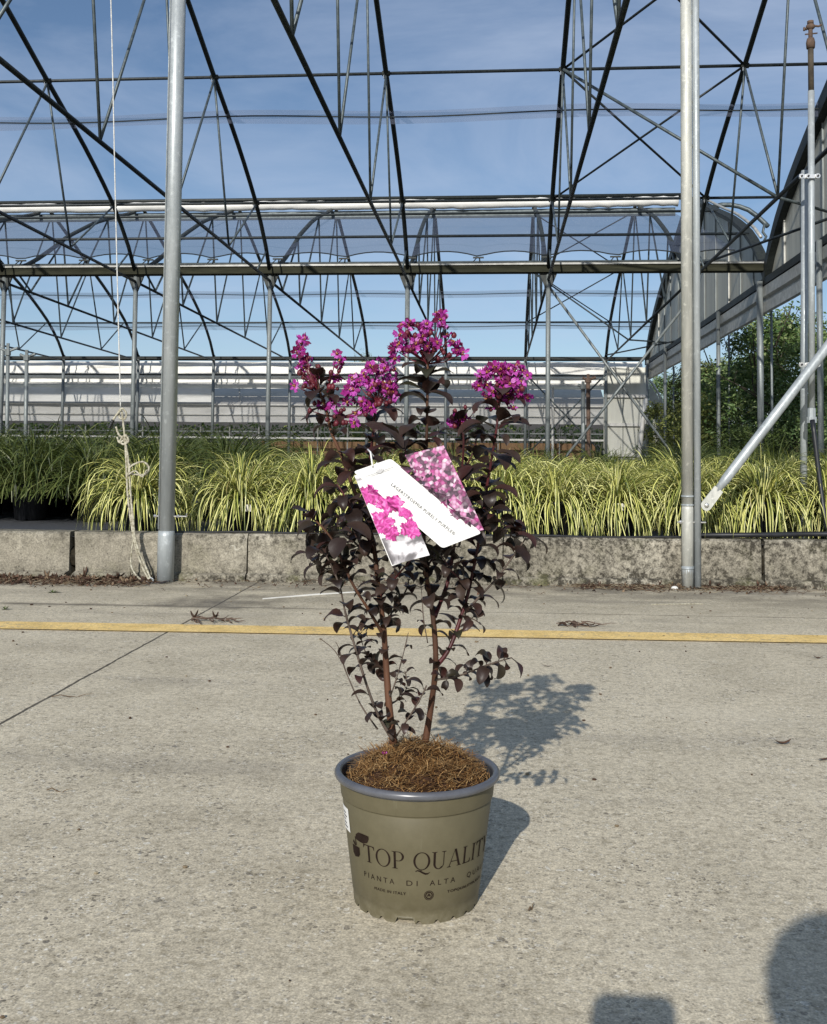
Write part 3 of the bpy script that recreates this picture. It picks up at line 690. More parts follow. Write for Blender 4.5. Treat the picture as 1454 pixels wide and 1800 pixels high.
# pale price labels tucked among the blades of two front pots
M['tagw'] = speckled('price_label', (.45, .44, .38), (.75, .74, .66), 400, .6)
fr_ = [o for o in bpy.data.objects if o.name.startswith('striped_sedge')]
for idx, px, py in ((1, 433, 893), (7, 1089, 891), (8, 1237, 893)):
    o = fr_[idx]; c_ = at(px, py, curbY(o.location.x)+.27); m = MB(); w2 = .026 if idx != 8 else .018
    q_ = [c_+Vector((dx, dy, dz)) for dy in (0, .002) for dx, dz in ((-w2, -.018), (w2, -.018), (w2, .018), (-w2, .018))]
    mi_ = Matrix.Rotation(-o.rotation_euler.z, 3, 'Z')
    m.v = [tuple((mi_ @ (p-o.location))/o.scale.x) for p in q_]
    for f in ((0, 1, 2, 3), (7, 6, 5, 4), (0, 4, 5, 1), (1, 5, 6, 2), (2, 6, 7, 3), (3, 7, 4, 0)): m.face(list(f))
    m.build('price_label', M['tagw'], o)
for r_ in range(1, 6):
    y = 5.72+.44*r_; x = -2.05-.03*r_+(r_ % 2)*.2; k = 0
    xmax = 2.75+.28*r_
    while x < xmax:
        if not (x < -1.65 and r_ >= 1) :
            lb = 'yellow striped sedge, %s row behind the front row, %s from left' % (ORD[r_], ORD[min(k, 19)])
            sedge(x+rnd.uniform(-.04, .04), y+.06*x+rnd.uniform(-.05, .05), var_y[rnd.randrange(6)], potm, .17, rnd.uniform(0, 6.28), rnd.uniform(.90, 1.04), lb, 'striped sedges in the rows behind'); k += 1
        x += rnd.uniform(.40, .48)
k = 0
for r_ in range(5):          # big dark sedges on the left
    y = 6.22+.52*r_; x = -2.12+.10*(r_ % 2)+(.20 if r_ else 0)
    j = 0
    while x > -3.6-.42*r_:
        sedge(x+rnd.uniform(-.04, .04), y+rnd.uniform(-.05, .05), var_g[rnd.randrange(4)], potb, .21, rnd.uniform(0, 6.28), rnd.uniform(.9, 1.02),
              'tall dark sedge at the left, %s row, %s from the right end' % (ORD[r_], ORD[j]), 'dark green sedges at the left', 'green_sedge'); j += 1
        x -= .42
for r_ in range(5):          # green sedges further back across the bed
    y = 8.3+1.0*r_; x = -4.4-.6*r_; j = 0
    while x < 4.3:
        if not (x < -2.2 and r_ < 2) :
            sedge(x+rnd.uniform(-.1, .1), y+rnd.uniform(-.1, .1), var_m[rnd.randrange(3)], potb, .21, rnd.uniform(0, 6.28), rnd.uniform(.72, .92) if x < 1.2 else rnd.uniform(.88, 1.05),
                  'plain green sedge behind striped ones, %s back row, %s from left' % (ORD[r_], ORD[min(j, 19)]), 'green sedges in the back rows', 'green_sedge'); j += 1
        x += rnd.uniform(.6, .75)

# ------------------------------------------------------------------ trees outside on the right
def tree_mesh(seed, h, rad, nleaf, ls, dens=1.0, top=0):
    rnd = random.Random(seed); tr = MB(); cr = MB(); tips = []
    def limb(p, d, l, r, lev):
        pts = [p]; rs = [r]
        for i in range(4):
            d = (d+Vector((rnd.gauss(0, .12), rnd.gauss(0, .12), rnd.gauss(.03, .08)))).normalized(); p = p+d*l/4; pts.append(p); rs.append(r*(1-.16*(i+1)))
        tr.tube(pts, rs, 6 if lev < 2 else 4)
        if lev >= 1: tips.extend(pts[2:])
        if lev < 3:
            for j in range(4 if lev == 0 else 3):
                a = rnd.uniform(0, 6.28); u = rnd.uniform(.35, 1)
                q = pts[min(4, 1+int(u*4))]; e = Vector((math.cos(a), math.sin(a), rnd.uniform(.2, 1.1))).normalized()
                limb(q, (d*.5+e).normalized(), l*rnd.uniform(.5, .75), r*.5, lev+1)
    limb(Vector((0, 0, 0)), Vector((0, 0, 1)), h*.5, h*.022, 0)
    for i in range(4): limb(Vector((0, 0, h*(.1+.08*i))), Vector((rnd.gauss(0, .6), rnd.gauss(0, .6), 1)).normalized(), h*.35, h*.014, 1)
    clumps = []
    for i in range(int(95*dens)):
        th = rnd.uniform(0, 6.28); u = rnd.uniform(0, 1); z = h*(.10+.90*u); rr = rad*math.sin(math.pi*(.14+.80*u))**.7*rnd.uniform(.35, 1.05)
        clumps.append((Vector((rr*math.cos(th), rr*math.sin(th), z)), rad*rnd.uniform(.12, .26)))
    for i in range(nleaf):
        c, r_ = clumps[rnd.randrange(len(clumps))]
        v = Vector((rnd.gauss(0, 1), rnd.gauss(0, 1), rnd.gauss(0, .9))); v = v.normalized()*r_*rnd.random()**.35*1.1
        p = c+v; nrm = (v.normalized()+Vector((rnd.gauss(0, .6), rnd.gauss(0, .6), .4+rnd.gauss(0, .6)))).normalized()
        a = nrm.orthogonal().normalized(); a = (Quaternion(nrm, rnd.uniform(0, 6.28)) @ a); b_ = nrm.cross(a); s_ = ls*rnd.uniform(.6, 1.3); k = len(cr.v)
        cr.v += [tuple(p-a*s_), tuple(p+b_*s_*.45-nrm*s_*.1), tuple(p+a*s_), tuple(p-b_*s_*.45-nrm*s_*.1)]; cr.face([k, k+1, k+2, k+3])
    for j in range(top):        # whippy shoots sticking out of the top
        q = sorted(tips, key=lambda p: -p.z)[rnd.randrange(24)]; l = max(.05, h*1.10-q.z)*rnd.uniform(.75, 1.0)
        d = Vector((rnd.gauss(0, .18), rnd.gauss(0, .18), 1)).normalized(); tr.tube([q-d*.004, q+d*l], [.004, .0015], 4)
        for i in range(26):
            p = q+d*l*(.3+.7*rnd.random())+Vector((rnd.gauss(0, .014), rnd.gauss(0, .014), 0)); nrm = Vector((rnd.gauss(0, 1), rnd.gauss(0, 1), .3)).normalized(); a_ = nrm.orthogonal().normalized(); b_ = nrm.cross(a_); k = len(cr.v); s_ = ls
            cr.v += [tuple(p-a_*s_), tuple(p+b_*s_*.45), tuple(p+a_*s_), tuple(p-b_*s_*.45)]; cr.face([k, k+1, k+2, k+3])
    return tr.mesh('trunk', M['bark'], True), cr
tA = tree_mesh(3, 1.0, .40, 24000, .0115, 1.5, 12); tB = tree_mesh(8, 1.0, .46, 24000, .0115, 1.4, 9); tC = tree_mesh(15, 1.0, .62, 15000, .016, 1.1, 0)
mesh_cache = {}
def tree(px, Y, h, wsc, kind, mt, label, name='tree', cat='tree'):
    p = at(px, 800, Y); o = empty(name, (p.x, Y, -.02), label, cat, None, rnd.uniform(0, 6.28)); tr_, cr_ = {'A': tA, 'B': tB, 'C': tC}[kind]
    key = (kind, mt)
    if key not in mesh_cache: mesh_cache[key] = cr_.mesh('crown', M[mt])
    for nm, d in (('trunk', tr_), ('crown', mesh_cache[key])):
        c = bpy.data.objects.new(nm, d); col.objects.link(c); c.parent = o; c.scale = (h*wsc, h*wsc, h)
    return o
def hpx(y, Y): return at(727, y+6, Y).z
tree(1385, 22.0, hpx(562, 22), 1.25, 'A', 'tree1', 'tallest dark green broadleaf tree behind the sprinkler riser')
tree(1482, 20.0, hpx(585, 20), 1.2, 'B', 'tree1', 'dark green tree cut by the right edge of the photo', 'tree')
tree(1310, 26.0, hpx(622, 26), 1.2, 'B', 'tree1', 'mid height dark tree between the open wall posts')
tree(1240, 30.0, hpx(640, 30), 1.2, 'A', 'tree2', 'olive brown tree right behind the double pole')
tree(1195, 36.0, hpx(655, 36), 1.1, 'B', 'tree1', 'small dark tree showing left of the double pole')
tree(1262, 24.0, hpx(690, 24), 1.2, 'C', 'tree2', 'round yellow green bush at the foot of the olive tree', 'bush', 'bush')
tree(1330, 19.0, hpx(745, 19), 1.5, 'C', 'tree3', 'low scrubby bush under the tallest tree', 'bush', 'bush')
tree(1420, 18.0, hpx(725, 18), 1.3, 'C', 'tree3', 'low bush with pale leaves beside the black hose riser', 'bush', 'bush')
tree(1180, 33.0, hpx(730, 33), 1.2, 'C', 'tree1', 'low dark bush beside the cream end panel', 'bush', 'bush')
tree(1500, 16.0, hpx(700, 16), 1.1, 'C', 'tree1', 'dark bush at the right edge of the photo', 'bush', 'bush')
tree(636, 37.0, hpx(624, 37), .25, 'B', 'tree2', 'single pale tree tip above the far film roof', 'tree')
m = MB()
for i in range(5000):
    p = at(rnd.uniform(1170, 1520), 800, rnd.uniform(15.5, 20)); z = rnd.uniform(.5, 1.0); s_ = .012; a = rnd.uniform(0, 3.14); k = len(m.v)
    dx, dy = math.cos(a)*s_, math.sin(a)*s_; lx, ly = rnd.gauss(0, .12), rnd.gauss(0, .12)
    if p.x < 5.1: continue
    m.v += [(p.x-dx, p.y-dy, 0), (p.x+dx, p.y+dy, 0), (p.x+lx, p.y+ly, z+rnd.uniform(0, .3))]; m.face([k, k+1, k+2])
m.build('tall_grass', M['drygrass'], kind='stuff', label='tall dry grass growing outside the right wall', cat='grass')
# dark fence panel and stacked crates seen low between the posts
fo = empty('wire_fence', (8, 33, 0), 'low dark wire fence at the foot of the trees', 'fence')
m = MB()
for i in range(24): m.tube([(5.2+i*.35, 32+.0*i, 0), (5.2+i*.35, 32, 1.9)], .02, 5)
local(fo, m).build('post', M['black'], fo)
m = MB()
for z in (.5, .9, 1.3, 1.8): m.tube([(5.2, 32, z), (13.3, 32, z)], .02, 5)
local(fo, m).build('rail', M['column'], fo)
m = MB(); m.box(5.2, 13.3, 32.05, 32.08, 0, 1.25); local(fo, m).build('panel', M['black'], fo)

# ------------------------------------------------------------------ sprinklers, hose, far risers
sp = empty('sprinkler_riser', (1.62, 5.3, BED), 'tall grey pipe with an impact sprinkler on top, right of the double pole', 'sprinkler')
P0, P1, Pt = at(1427, 728, 5.30), at(1426, 160, 5.30), at(1425, 75, 5.30)
lo = lambda mb: local(sp, mb)
lo(MB().tube([P0, P1, ], .0165, 16)).build('pipe', M['pole'], sp, smooth=True)
lo(MB().tube([P1+Vector((0, 0, .0)), Pt], .0145, 14)).build('pipe', M['bark'], sp, smooth=True)
m = MB(); q = Pt; m.tube([q-Vector((0, 0, .03)), q+Vector((0, 0, .0)), q+Vector((0, 0, .022))], [.021, .023, .018], 14)
m.tube([q, q+Vector((0, 0, .07))], .011, 10); m.ball(q+Vector((0, 0, .085)), .022, 10, (1.1, 1, .8)); m.tube([q+Vector((-.028, 0, .045)), q+Vector((.035, 0, .05))], .004, 5)
m.tube([q+Vector((-.02, 0, .07)), q+Vector((-.035, -.01, .075)), q+Vector((-.035, -.01, .06))], .006, 6); m.tube([q+Vector((.01, 0, .09)), q+Vector((.04, -.01, .082)), q+Vector((.052, -.01, .09))], .006, 6)
m.tube([q+Vector((0, 0, .10)), q+Vector((.0, 0, .115))], .017, 8)
lo(m).build('sprinkler_head', M['rust'], sp, smooth=True)
m = MB(); m.tube([P0+Vector((0, 0, -.035)), P0+Vector((0, 0, .03))], .020, 8); m.tube([P0+Vector((0, 0, -.045)), P0+Vector((0, 0, -.015))], .025, 8); lo(m).build('coupling', M['pole'], sp)
for y in (640, 309):
    c0 = at(1424, y, 5.275); m = MB()
    for dx in (-.045, -.012, .036): m.tube([c0+Vector((dx, -.012, -.004)), c0+Vector((dx, .0, -.004))], .013, 10); m.tube([c0+Vector((dx, -.02, -.004)), c0+Vector((dx, -.01, -.004))], .0055, 6, mi=1)
    m.box(c0.x-.055, c0.x+.045, c0.y-.006, c0.y+.004, c0.z-.014, c0.z+.006)
    lo(m).build('clamp', [M['screw'], M['black']], sp)
h0 = at(1428, 738, 5.27); pts = [h0, at(1431, 760, 5.26), at(1438, 820, 5.25), at(1447, 890, 5.24), at(1453, 925, 5.2), at(1462, 938, 5.16)]
lo(MB().tube(pts, .012, 10)).build('hose', M['black'], sp, smooth=True)
pp = at(1412, 933, 5.46); pq = at(1415, 300, 5.46)
m = MB().tube([(pp.x, 5.46, BED), (pq.x, 5.46, pq.z)], .0185, 14); o = m.build('pipe_post', M['pole'], smooth=True, label='plain grey steel post clamped to the sprinkler pipe', cat='post')
def riser(pxb, pxt, ytop, Y, r, mt, label):
    a, b_ = at(pxb, 850, Y), at(pxt, ytop, Y); o = empty('sprinkler_riser', (a.x, Y, 0), label, 'sprinkler', 'small sprinkler risers in the distance')
    local(o, MB().tube([(a.x, Y, .1), (b_.x, Y, b_.z)], r, 8)).build('pipe', M[mt], o, smooth=True)
    m = MB(); m.tube([b_-Vector((0, 0, .06)), b_+Vector((0, 0, .04))], r*1.6, 8); m.tube([b_+Vector((-.12, 0, .05)), b_+Vector((.0, 0, .0)), b_+Vector((.16, 0, .06))], r*.7, 6); m.tube([b_+Vector((0, 0, .04)), b_+Vector((0, 0, .13))], r*.8, 6)
    local(o, m).build('sprinkler_head', M[mt], o); return o
riser(12, 14, 618, 15, .03, 'column', 'grey sprinkler riser hard against the leftmost column')
riser(44, 47, 628, 17, .035, 'column', 'grey sprinkler riser at the far left')
riser(1035, 1034, 668, 22, .045, 'rust', 'rusty red brown sprinkler riser')
riser(1026, 1025, 680, 24, .05, 'column', 'grey sprinkler riser just left of the rusty one')
m = MB(); m.tube([at(1135, 702, 30.5), at(1130, 740, 30.2), at(1123, 812, 30.0)], .065, 8); m.build('leaning_tube', M['white'], smooth=True, label='white plastic tube leaning on the far wall corner', cat='tube')

# ------------------------------------------------------------------ rope beside the left pole
ro = empty('rope', (-1.85, 4.78, 0), 'long old rope hanging from the roof with knots and loops beside the left pole', 'rope')
rl = lambda mb: local(ro, mb)
Yr = 4.80
def rp(*q, Y=Yr, r=.0045, n=8, nm='rope_strand', mt='rope', sub=6):
    P = [at(x, y, Y+(d[0] if d else 0)) for x, y, *d in q]; pts = []
    for i in range(len(P)-1):
        p0 = P[max(i-1, 0)]; p1, p2 = P[i], P[i+1]; p3 = P[min(i+2, len(P)-1)]
        for k in range(sub):
            t = k/sub; pts.append(.5*((2*p1)+(p2-p0)*t+(2*p0-5*p1+4*p2-p3)*t*t+(3*p1-p0-3*p2+p3)*t**3))
    pts.append(P[-1]); rs = [r*(1+.16*math.sin(i*2.1)) for i in range(len(pts))]
    return rl(MB().tube(pts, rs, n)).build(nm, M[mt], ro, smooth=True)
rp((180, -420), (195, 0), (203, 350), (212, 715), r=.0032, mt='rope_thin', sub=40)
rp((214, 722), (217, 745), (221, 790), (224, 860), (228, 900), (238, 960), (252, 1000), (264, 1022, -.03), r=.0052)
rp((217, 770), (224, 795), (227, 830), (230, 870), (234, 925), (243, 965), (258, 1000), (266, 1020, -.03), r=.0052)
rp((228, 815), (229, 860), (236, 930), (232, 965), (231, 995), (243, 1015, -.02), (258, 1024, -.04), (262, 1025, -.04), r=.0042)
rp((222, 832), (240, 834), (256, 834), (262, 822), (252, 812), (236, 816), (226, 824), r=.0050)
rp((224, 836, -.01), (238, 828, -.02), (250, 838, -.02), (258, 826, -.02), r=.0040)
rp((208, 724), (215, 718), (222, 726), (220, 736), (211, 735), (209, 726), r=.0050)
rp((213, 720, -.01), (206, 728, -.01), (199, 738, -.01), r=.0055)
rp((204, 750), (208, 762), (214, 768), (221, 765), (226, 775), (218, 781), (211, 776), (216, 768), r=.0052)
rp((206, 768), (210, 778), (218, 774), (224, 778), (220, 770), r=.0045)
rp((199, 738), (196, 744), (193, 750), (192, 753), r=.0085, mt='black', nm='rope_hook')
rp((258, 1021, -.05), (262, 1026, -.06), (268, 1024, -.05), (269, 1018, -.05), (264, 1015, -.05), r=.0028, mt='pole', nm='ground_hook')
rp((262, 1026, -.05), (280, 1025, -.05), (298, 1022, -.06), r=.0055, mt='black', nm='ground_hook')

# ------------------------------------------------------------------ litter on the concrete
M['deadleaf'] = leafmat('dead_leaf', [(.03, .018, .012), (.07, .038, .024), (.11, .062, .04), (.26, .19, .12)], .7, .3, .1)
M['twig'] = leafmat('dry_twig', [(.03, .018, .012), (.07, .04, .025), (.14, .10, .06), (.30, .26, .18)], .8, .2, 0)
rnd = random.Random(77)
def dleaf(mb, p, l, w_, yaw, curl, tilt=0.0):
    a = Vector((math.cos(yaw), math.sin(yaw), 0)); s_ = Vector((-a.y, a.x, 0)); n = 6; b = len(mb.v)
    for i in range(n+1):
        t = i/n; wd = w_*math.sin(math.pi*(.06+.90*t))**.8*.5*(1+.2*noise.noise(Vector((t*5, yaw*9, l*99)))); up = curl*l*(t-.5)**2*2+tilt*l*t+.002
        mb.v += [tuple(p+a*l*(t-.5)-s_*wd+Vector((0, 0, up+curl*wd*.8))), tuple(p+a*l*(t-.5)+Vector((0, 0, up))), tuple(p+a*l*(t-.5)+s_*wd+Vector((0, 0, up+abs(curl)*wd*.8)))]
    for i in range(n):
        q = b+3*i; mb.face([q, q+1, q+4, q+3]); mb.face([q+1, q+2, q+5, q+4])
def twig(mb, p, l, yaw, r, bend=.2, z=.003):
    pts = []; a = yaw
    for i in range(6): pts.append(p+Vector((0, 0, z+.004*math.sin(i*1.7)))); a += rnd.gauss(0, bend); p = p+Vector((math.cos(a), math.sin(a), 0))*l/5
    mb.tube(pts, [r, r, r*.9, r*.8, r*.6, r*.3], 5)
def litter(nm, label, x0, x1, ymin, n, nt, fall=.06, big=1.0):
    ml, mt_ = MB(), MB()
    for i in range(n):
        px = rnd.uniform(x0, x1); x = at(px, 1020, 4.9).x; y = curbY(x)-.012-abs(rnd.gauss(0, fall)); s_ = rnd.uniform(.012, .035)*big
        if y < ymin: continue
        dleaf(ml, Vector((x, y, rnd.uniform(0, .012))), s_, s_*rnd.uniform(.25, .55), rnd.uniform(0, 6.28), rnd.gauss(0, .8), rnd.gauss(0, .15))
    for i in range(nt):
        px = rnd.uniform(x0, x1); x = at(px, 1020, 4.9).x; y = curbY(x)-.012-abs(rnd.gauss(0, fall))
        twig(mt_, Vector((x, y, rnd.uniform(0, .01))), rnd.uniform(.03, .11), rnd.gauss(0, .5)+(3.14 if rnd.random() < .5 else 0), rnd.uniform(.0006, .0016))
    ml.v += [] ; b = len(ml.v)
    k0 = len(ml.v); ml.v += mt_.v
    for f in mt_.f: ml.face([i+k0 for i in f], mi=1)
    ml.build(nm, [M['deadleaf'], M['twig']], kind='stuff', label=label, cat='leaf litter')
litter('leaf_litter', 'bank of brown leaf litter and twigs at the curb foot, left', -60, 285, 4.5, 1500, 900, .11, 1.15)
litter('leaf_litter', 'scattered brown litter at the curb foot around the double pole', 1020, 1390, 4.5, 520, 420, .09, .8)
litter('leaf_litter', 'thin scatter of crumbs along the whole curb foot', -80, 1500, 4.4, 380, 130, .17, .6)
m = MB()
for i in range(230):
    p = Vector((rnd.uniform(-2.2, 2.0), rnd.uniform(.8, 4.9), .001)); s_ = rnd.uniform(.001, .0035)*(1+.35*p.y)*.7
    m.ball(p+Vector((0, 0, s_*.3)), s_, 5, (rnd.uniform(.7, 1.6), 1, .6))
m.build('grit', M['twig'], kind='stuff', label='loose dark crumbs of grit scattered on the concrete', cat='grit')
def one_leaf(px, py, l, w_, yaw, curl, label, tilt=0):
    p = on(px, py); m = MB(); dleaf(m, Vector((0, 0, 0)), l, w_, yaw, curl, tilt); o = m.build('dead_leaf', M['deadleaf'], label=label, cat='leaf'); o.location = p; return o
one_leaf(1376, 1309, .036, .014, .15, .5, 'curled brown leaf lying nearest the right edge on bare concrete')
one_leaf(1438, 1158, .026, .012, -.2, .5, 'small dark leaf at the right edge below the yellow line')
one_leaf(1448, 1337, .022, .010, .3, .3, 'tiny dark leaf cut by the right edge')
one_leaf(962, 1172, .038, .006, -.1, .3, 'narrow dark leaf above the shrub shadow')
one_leaf(1433, 1120, .02, .009, .1, .4, 'small black leaf on the yellow line at the right')
one_leaf(1150, 1026, .055, .035, 1.2, .8, 'upright reddish brown leaf at the curb left of the double pole', .5)
one_leaf(250, 1008, .10, .05, .35, .5, 'big reddish brown leaf under the rope', .25)
one_leaf(205, 1022, .09, .05, -.2, .6, 'broad reddish brown leaf left of the rope', .15)
one_leaf(160, 1024, .085, .045, .1, .6, 'flat brown leaf in the litter bank', .1)
one_leaf(282, 1012, .06, .035, .6, .7, 'small crumpled brown leaf against the left pole', .2)
for px, py, l, yaw, r, lb in ((128, 1226, .10, .25, .0012, 'pale straw lying across the concrete at the left'), (105, 1392, .045, .1, .0010, 'thin dark curled twig on the near concrete at the left'), (940, 1602, .02, .6, .0010, 'tiny dark twig right of the pot')):
    m = MB(); twig(m, Vector((-l/2*math.cos(yaw), -l/2*math.sin(yaw), 0)), l, yaw, r, .15); o = m.build('twig', M['twig'], label=lb, cat='twig'); o.location = on(px, py)
m = MB(); a, b_ = on(462, 1054), on(640, 1041); m.v = []
m.tube([a+Vector((0, 0, .003)), (a+b_)/2+Vector((0, .006, .004)), b_+Vector((0, 0, .003))], [.003, .0045, .003], 6); m.build('white_strip', M['white'], label='thin white plastic strip lying on the concrete behind the shrub', cat='strip')
m = MB(); a, b_ = on(1145, 1063), on(1235, 1062); m.tube([a+Vector((0, 0, .002)), b_+Vector((0, 0, .002))], [.0022, .0025], 5); m.build('straw', M['rope'], label='pale straw lying below the double pole', cat='straw')
m = MB(); m.ball((0, 0, .010), .016, 10, (1.1, .8, .75)); o = m.build('pebble', M['white'], smooth=True, label='white pebble at the foot of the double pole', cat='stone'); o.location = on(1186, 1038)
def twig_bunch(px, py, label, seed, n=9, sp_=.07, leaf=6):
    global rnd
    keep = rnd; rnd = random.Random(seed); o = empty('twig_bunch', on(px, py), label, 'twigs'); m = MB(); ml = MB()
    for i in range(n): twig(m, Vector((rnd.uniform(-sp_, sp_*.4), rnd.uniform(-.02, .03), rnd.uniform(0, .012))), rnd.uniform(.06, .14), rnd.gauss(-.1, .35), rnd.uniform(.0015, .003), .35)
    for i in range(leaf): dleaf(ml, Vector((rnd.uniform(-sp_, sp_), rnd.uniform(-.02, .02), .006)), rnd.uniform(.025, .045), .014, rnd.uniform(0, 6.28), rnd.gauss(0, 1), .2)
    m.build('twig', M['rust'], o); c = ml.build('leaf', M['deadleaf'], o)
    rnd = keep
twig_bunch(1012, 1101, 'bunch of dry brown twigs lying on the yellow line', 5)
twig_bunch(380, 1094, 'low strip of dry curled twigs beside the floor seam', 6, 12, .10, 4)
mw = MB(); rr = random.Random(5)
for i in range(34):
    a = rr.uniform(0, 6.28); l = rr.uniform(.01, .028); d = Vector((math.cos(a), math.sin(a)*.6, rr.uniform(.1, .8))); s_ = Vector((-d.y, d.x, 0))*.12; b = len(mw.v)
    mw.v += [tuple(-s_*l), tuple(d*l*.6+s_*l), tuple(d*l), tuple(d*l*.5-s_*l)]; mw.face([b, b+1, b+2, b+3])
ow = mw.build('weed', M['tree3'], label='small green weed growing in the seam at the left edge', cat='weed'); ow.location = on(8, 1072)
ow2 = ow.copy(); col.objects.link(ow2); ow2['label'] = 'small green weed sprouting in the litter bank by the curb'; ow2.location = on(92, 1042); ow2.scale = (1.5, 1.5, .8)

# ------------------------------------------------------------------ the potted shrub
PX, PY, PR, PZ = -.104, 1.38, .1113, .170
shrub = empty('potted_shrub', (PX, PY, 0), 'dark leaved crape myrtle with magenta flowers in an olive grey printed pot', 'potted shrub')
sl = lambda mb: local(shrub, mb)
def make_potmat():
    m = mat('pot_plastic', (.155, .147, .092), .50, 0, .3); n = N(m)
    a = n.noise(3, 4, .6); f = n.noise(60, 4, .7)
    c = n.ramp(a, [(.3, (.104, .092, .054)), (.7, (.120, .106, .063))])
    c = n.mix(1.0, c, n.ramp(f, [(.25, (.90, .90, .90)), (.75, (1.08, 1.08, 1.08))]), 'MULTIPLY')
    sc = n.ramp(n.noise(40, 4, .7, stretch=(1, 1, .12)), [(.66, (0, 0, 0)), (.72, (.30, .30, .30))])
    xyz = n.new('ShaderNodeSeparateXYZ'); n.link(n.coord(), xyz.inputs[0])
    mr = n.new('ShaderNodeMapRange'); n.link(xyz.outputs[2], mr.inputs[0]); mr.inputs[1].default_value = .035; mr.inputs[2].default_value = .0
    dust = n.math('MULTIPLY', mr.outputs[0], n.ramp(f, [(.4, (0, 0, 0)), (.7, (1, 1, 1))]))
    c = n.mix(n.math('MULTIPLY', dust, .25), c, (.30, .28, .22)); c = n.mix(sc, c, (.20, .19, .13))
    n.color(c); n.rough(n.ramp(f, [(.3, (.46,)*3), (.7, (.60,)*3)])); n.bump(f, .05, .001); return m
M['pot'] = make_potmat()
M['potrim'] = speckled('pot_rim_sky_tint', (.075, .078, .088), (.11, .115, .13), 25, .30, 0, .6)  # glossy rim; the sky's reflection is put into its blue-grey base colour
M['ink'] = speckled('dark_ink', (.012, .007, .005), (.024, .015, .011), 60, .8, 0, .12)
M['ink_pale'] = mat('red_brown_ink', (.055, .028, .02), .5)
def pot_r(z):                # outer radius of the pot wall at height z
    P = [(0, .0835), (.018, .0850), (.0185, .0858), (.138, .1010), (.1395, .1028), (.160, .1048)]
    for (a, ra), (b, rb) in zip(P, P[1:]):
        if z <= b: return ra+(rb-ra)*(z-a)/(b-a)
    return P[-1][1]
mb = MB(); n = 180; zs = [.0, .006, .0105, .0178, .0184, .05, .09, .137, .1382, .1392, .1405, .150, .160]
front_a = math.atan2(-1.38, .104)
def foot(a):                 # notched lower edge
    d = (a-front_a+math.pi) % (2*math.pi)-math.pi
    if -.30 < d < -.02: return .0075
    k = (d*11/math.pi) % 1.0
    return .0045 if k < .22 else (.0 if k > .30 else .0045*(.30-k)/.08)
for z in zs:
    for j in range(n):
        a = 2*math.pi*j/n; zz = max(z, foot(a)) if z < .0076 else z; r = pot_r(zz) - (.0012 if abs(z-.1382) < .0003 else 0)
        if z < .0076 and -.32 < ((a-front_a+math.pi) % (2*math.pi)-math.pi) < 0: r -= .0
        mb.v.append((PX+r*math.cos(a), PY+r*math.sin(a), zz))
for i in range(len(zs)-1):
    for j in range(n): mb.face([i*n+j, i*n+(j+1) % n, (i+1)*n+(j+1) % n, (i+1)*n+j])
mb.lathe([(.080, .004), (.083, .02), (.098, .15), (.1035, .16)], (PX, PY, 0), 90); mb.lathe([(.0, .0045), (.081, .0045)], (PX, PY, 0), 60)
pot = sl(mb).build('pot', M['pot'], shrub, smooth=True)
mb = MB(); prof = []
for k in range(15):
    a = math.pi*(-.55+1.75*k/14); prof.append((.1068+.0052*math.cos(a), .1665+.0052*math.sin(a)))
mb.lathe([(.1046, .1598), (.1066, .1602)]+prof+[(.0995, .150)], (PX, PY, 0), 128); sl(mb).build('rim', M['potrim'], pot, smooth=True)

# lettering wrapped onto the pot wall
CDIR = math.atan2(-PY, -PX)              # direction from the pot to the camera
def wrap(verts, faces, name, m, a0, z0, off=.0006):
    bm = bmesh.new(); vs = [bm.verts.new((x, y, 0)) for x, y in verts]
    for f in faces:
        try: bm.faces.new([vs[i] for i in f])
        except ValueError: pass
    bmesh.ops.triangulate(bm, faces=bm.faces[:])
    for _ in range(6):
        long_ = [e for e in bm.edges if abs(e.verts[0].co.x-e.verts[1].co.x) > .0035]
        if not long_: break
        bmesh.ops.subdivide_edges(bm, edges=long_, cuts=1); bmesh.ops.triangulate(bm, faces=[f for f in bm.faces if len(f.verts) > 3])
    for v in bm.verts:
        z = z0+v.co.y; r = pot_r(z)+off; a = CDIR+a0+v.co.x/(pot_r(z0)); v.co = Vector((r*math.cos(a), r*math.sin(a), z))
    me = bpy.data.meshes.new(name); bm.to_mesh(me); bm.free(); me.materials.append(m)
    o = bpy.data.objects.new(name, me); col.objects.link(o); o.parent = pot; return o
class Glyph:
    def __init__(s): s.v = []; s.f = []
    def poly(s, pts): b = len(s.v); s.v += pts; s.f.append(list(range(b, b+len(pts))))
    def ring(s, cx, cy, rx, ry, ix, iy, a0=0, a1=360, n=40):
        b = len(s.v)
        for i in range(n+1):
            a = R(a0+(a1-a0)*i/n); s.v.append((cx+rx*math.cos(a), cy+ry*math.sin(a))); s.v.append((cx+ix*math.cos(a), cy+iy*math.sin(a)))
        for i in range(n): s.f.append([b+2*i, b+2*i+2, b+2*i+3, b+2*i+1])
    def rect(s, x0, y0, x1, y1): s.poly([(x0, y0), (x1, y0), (x1, y1), (x0, y1)])
def serif(g, x, y, w_, up=1): g.poly([(x-w_/2, y), (x+w_/2, y), (x+w_/2, y+up*.018), (x+w_*.18, y+up*.05), (x-w_*.18, y+up*.05), (x-w_/2, y+up*.018)] if up > 0 else [(x-w_/2, y), (x-w_/2, y+up*.018), (x-w_*.18, y+up*.05), (x+w_*.18, y+up*.05), (x+w_/2, y+up*.018), (x+w_/2, y)])
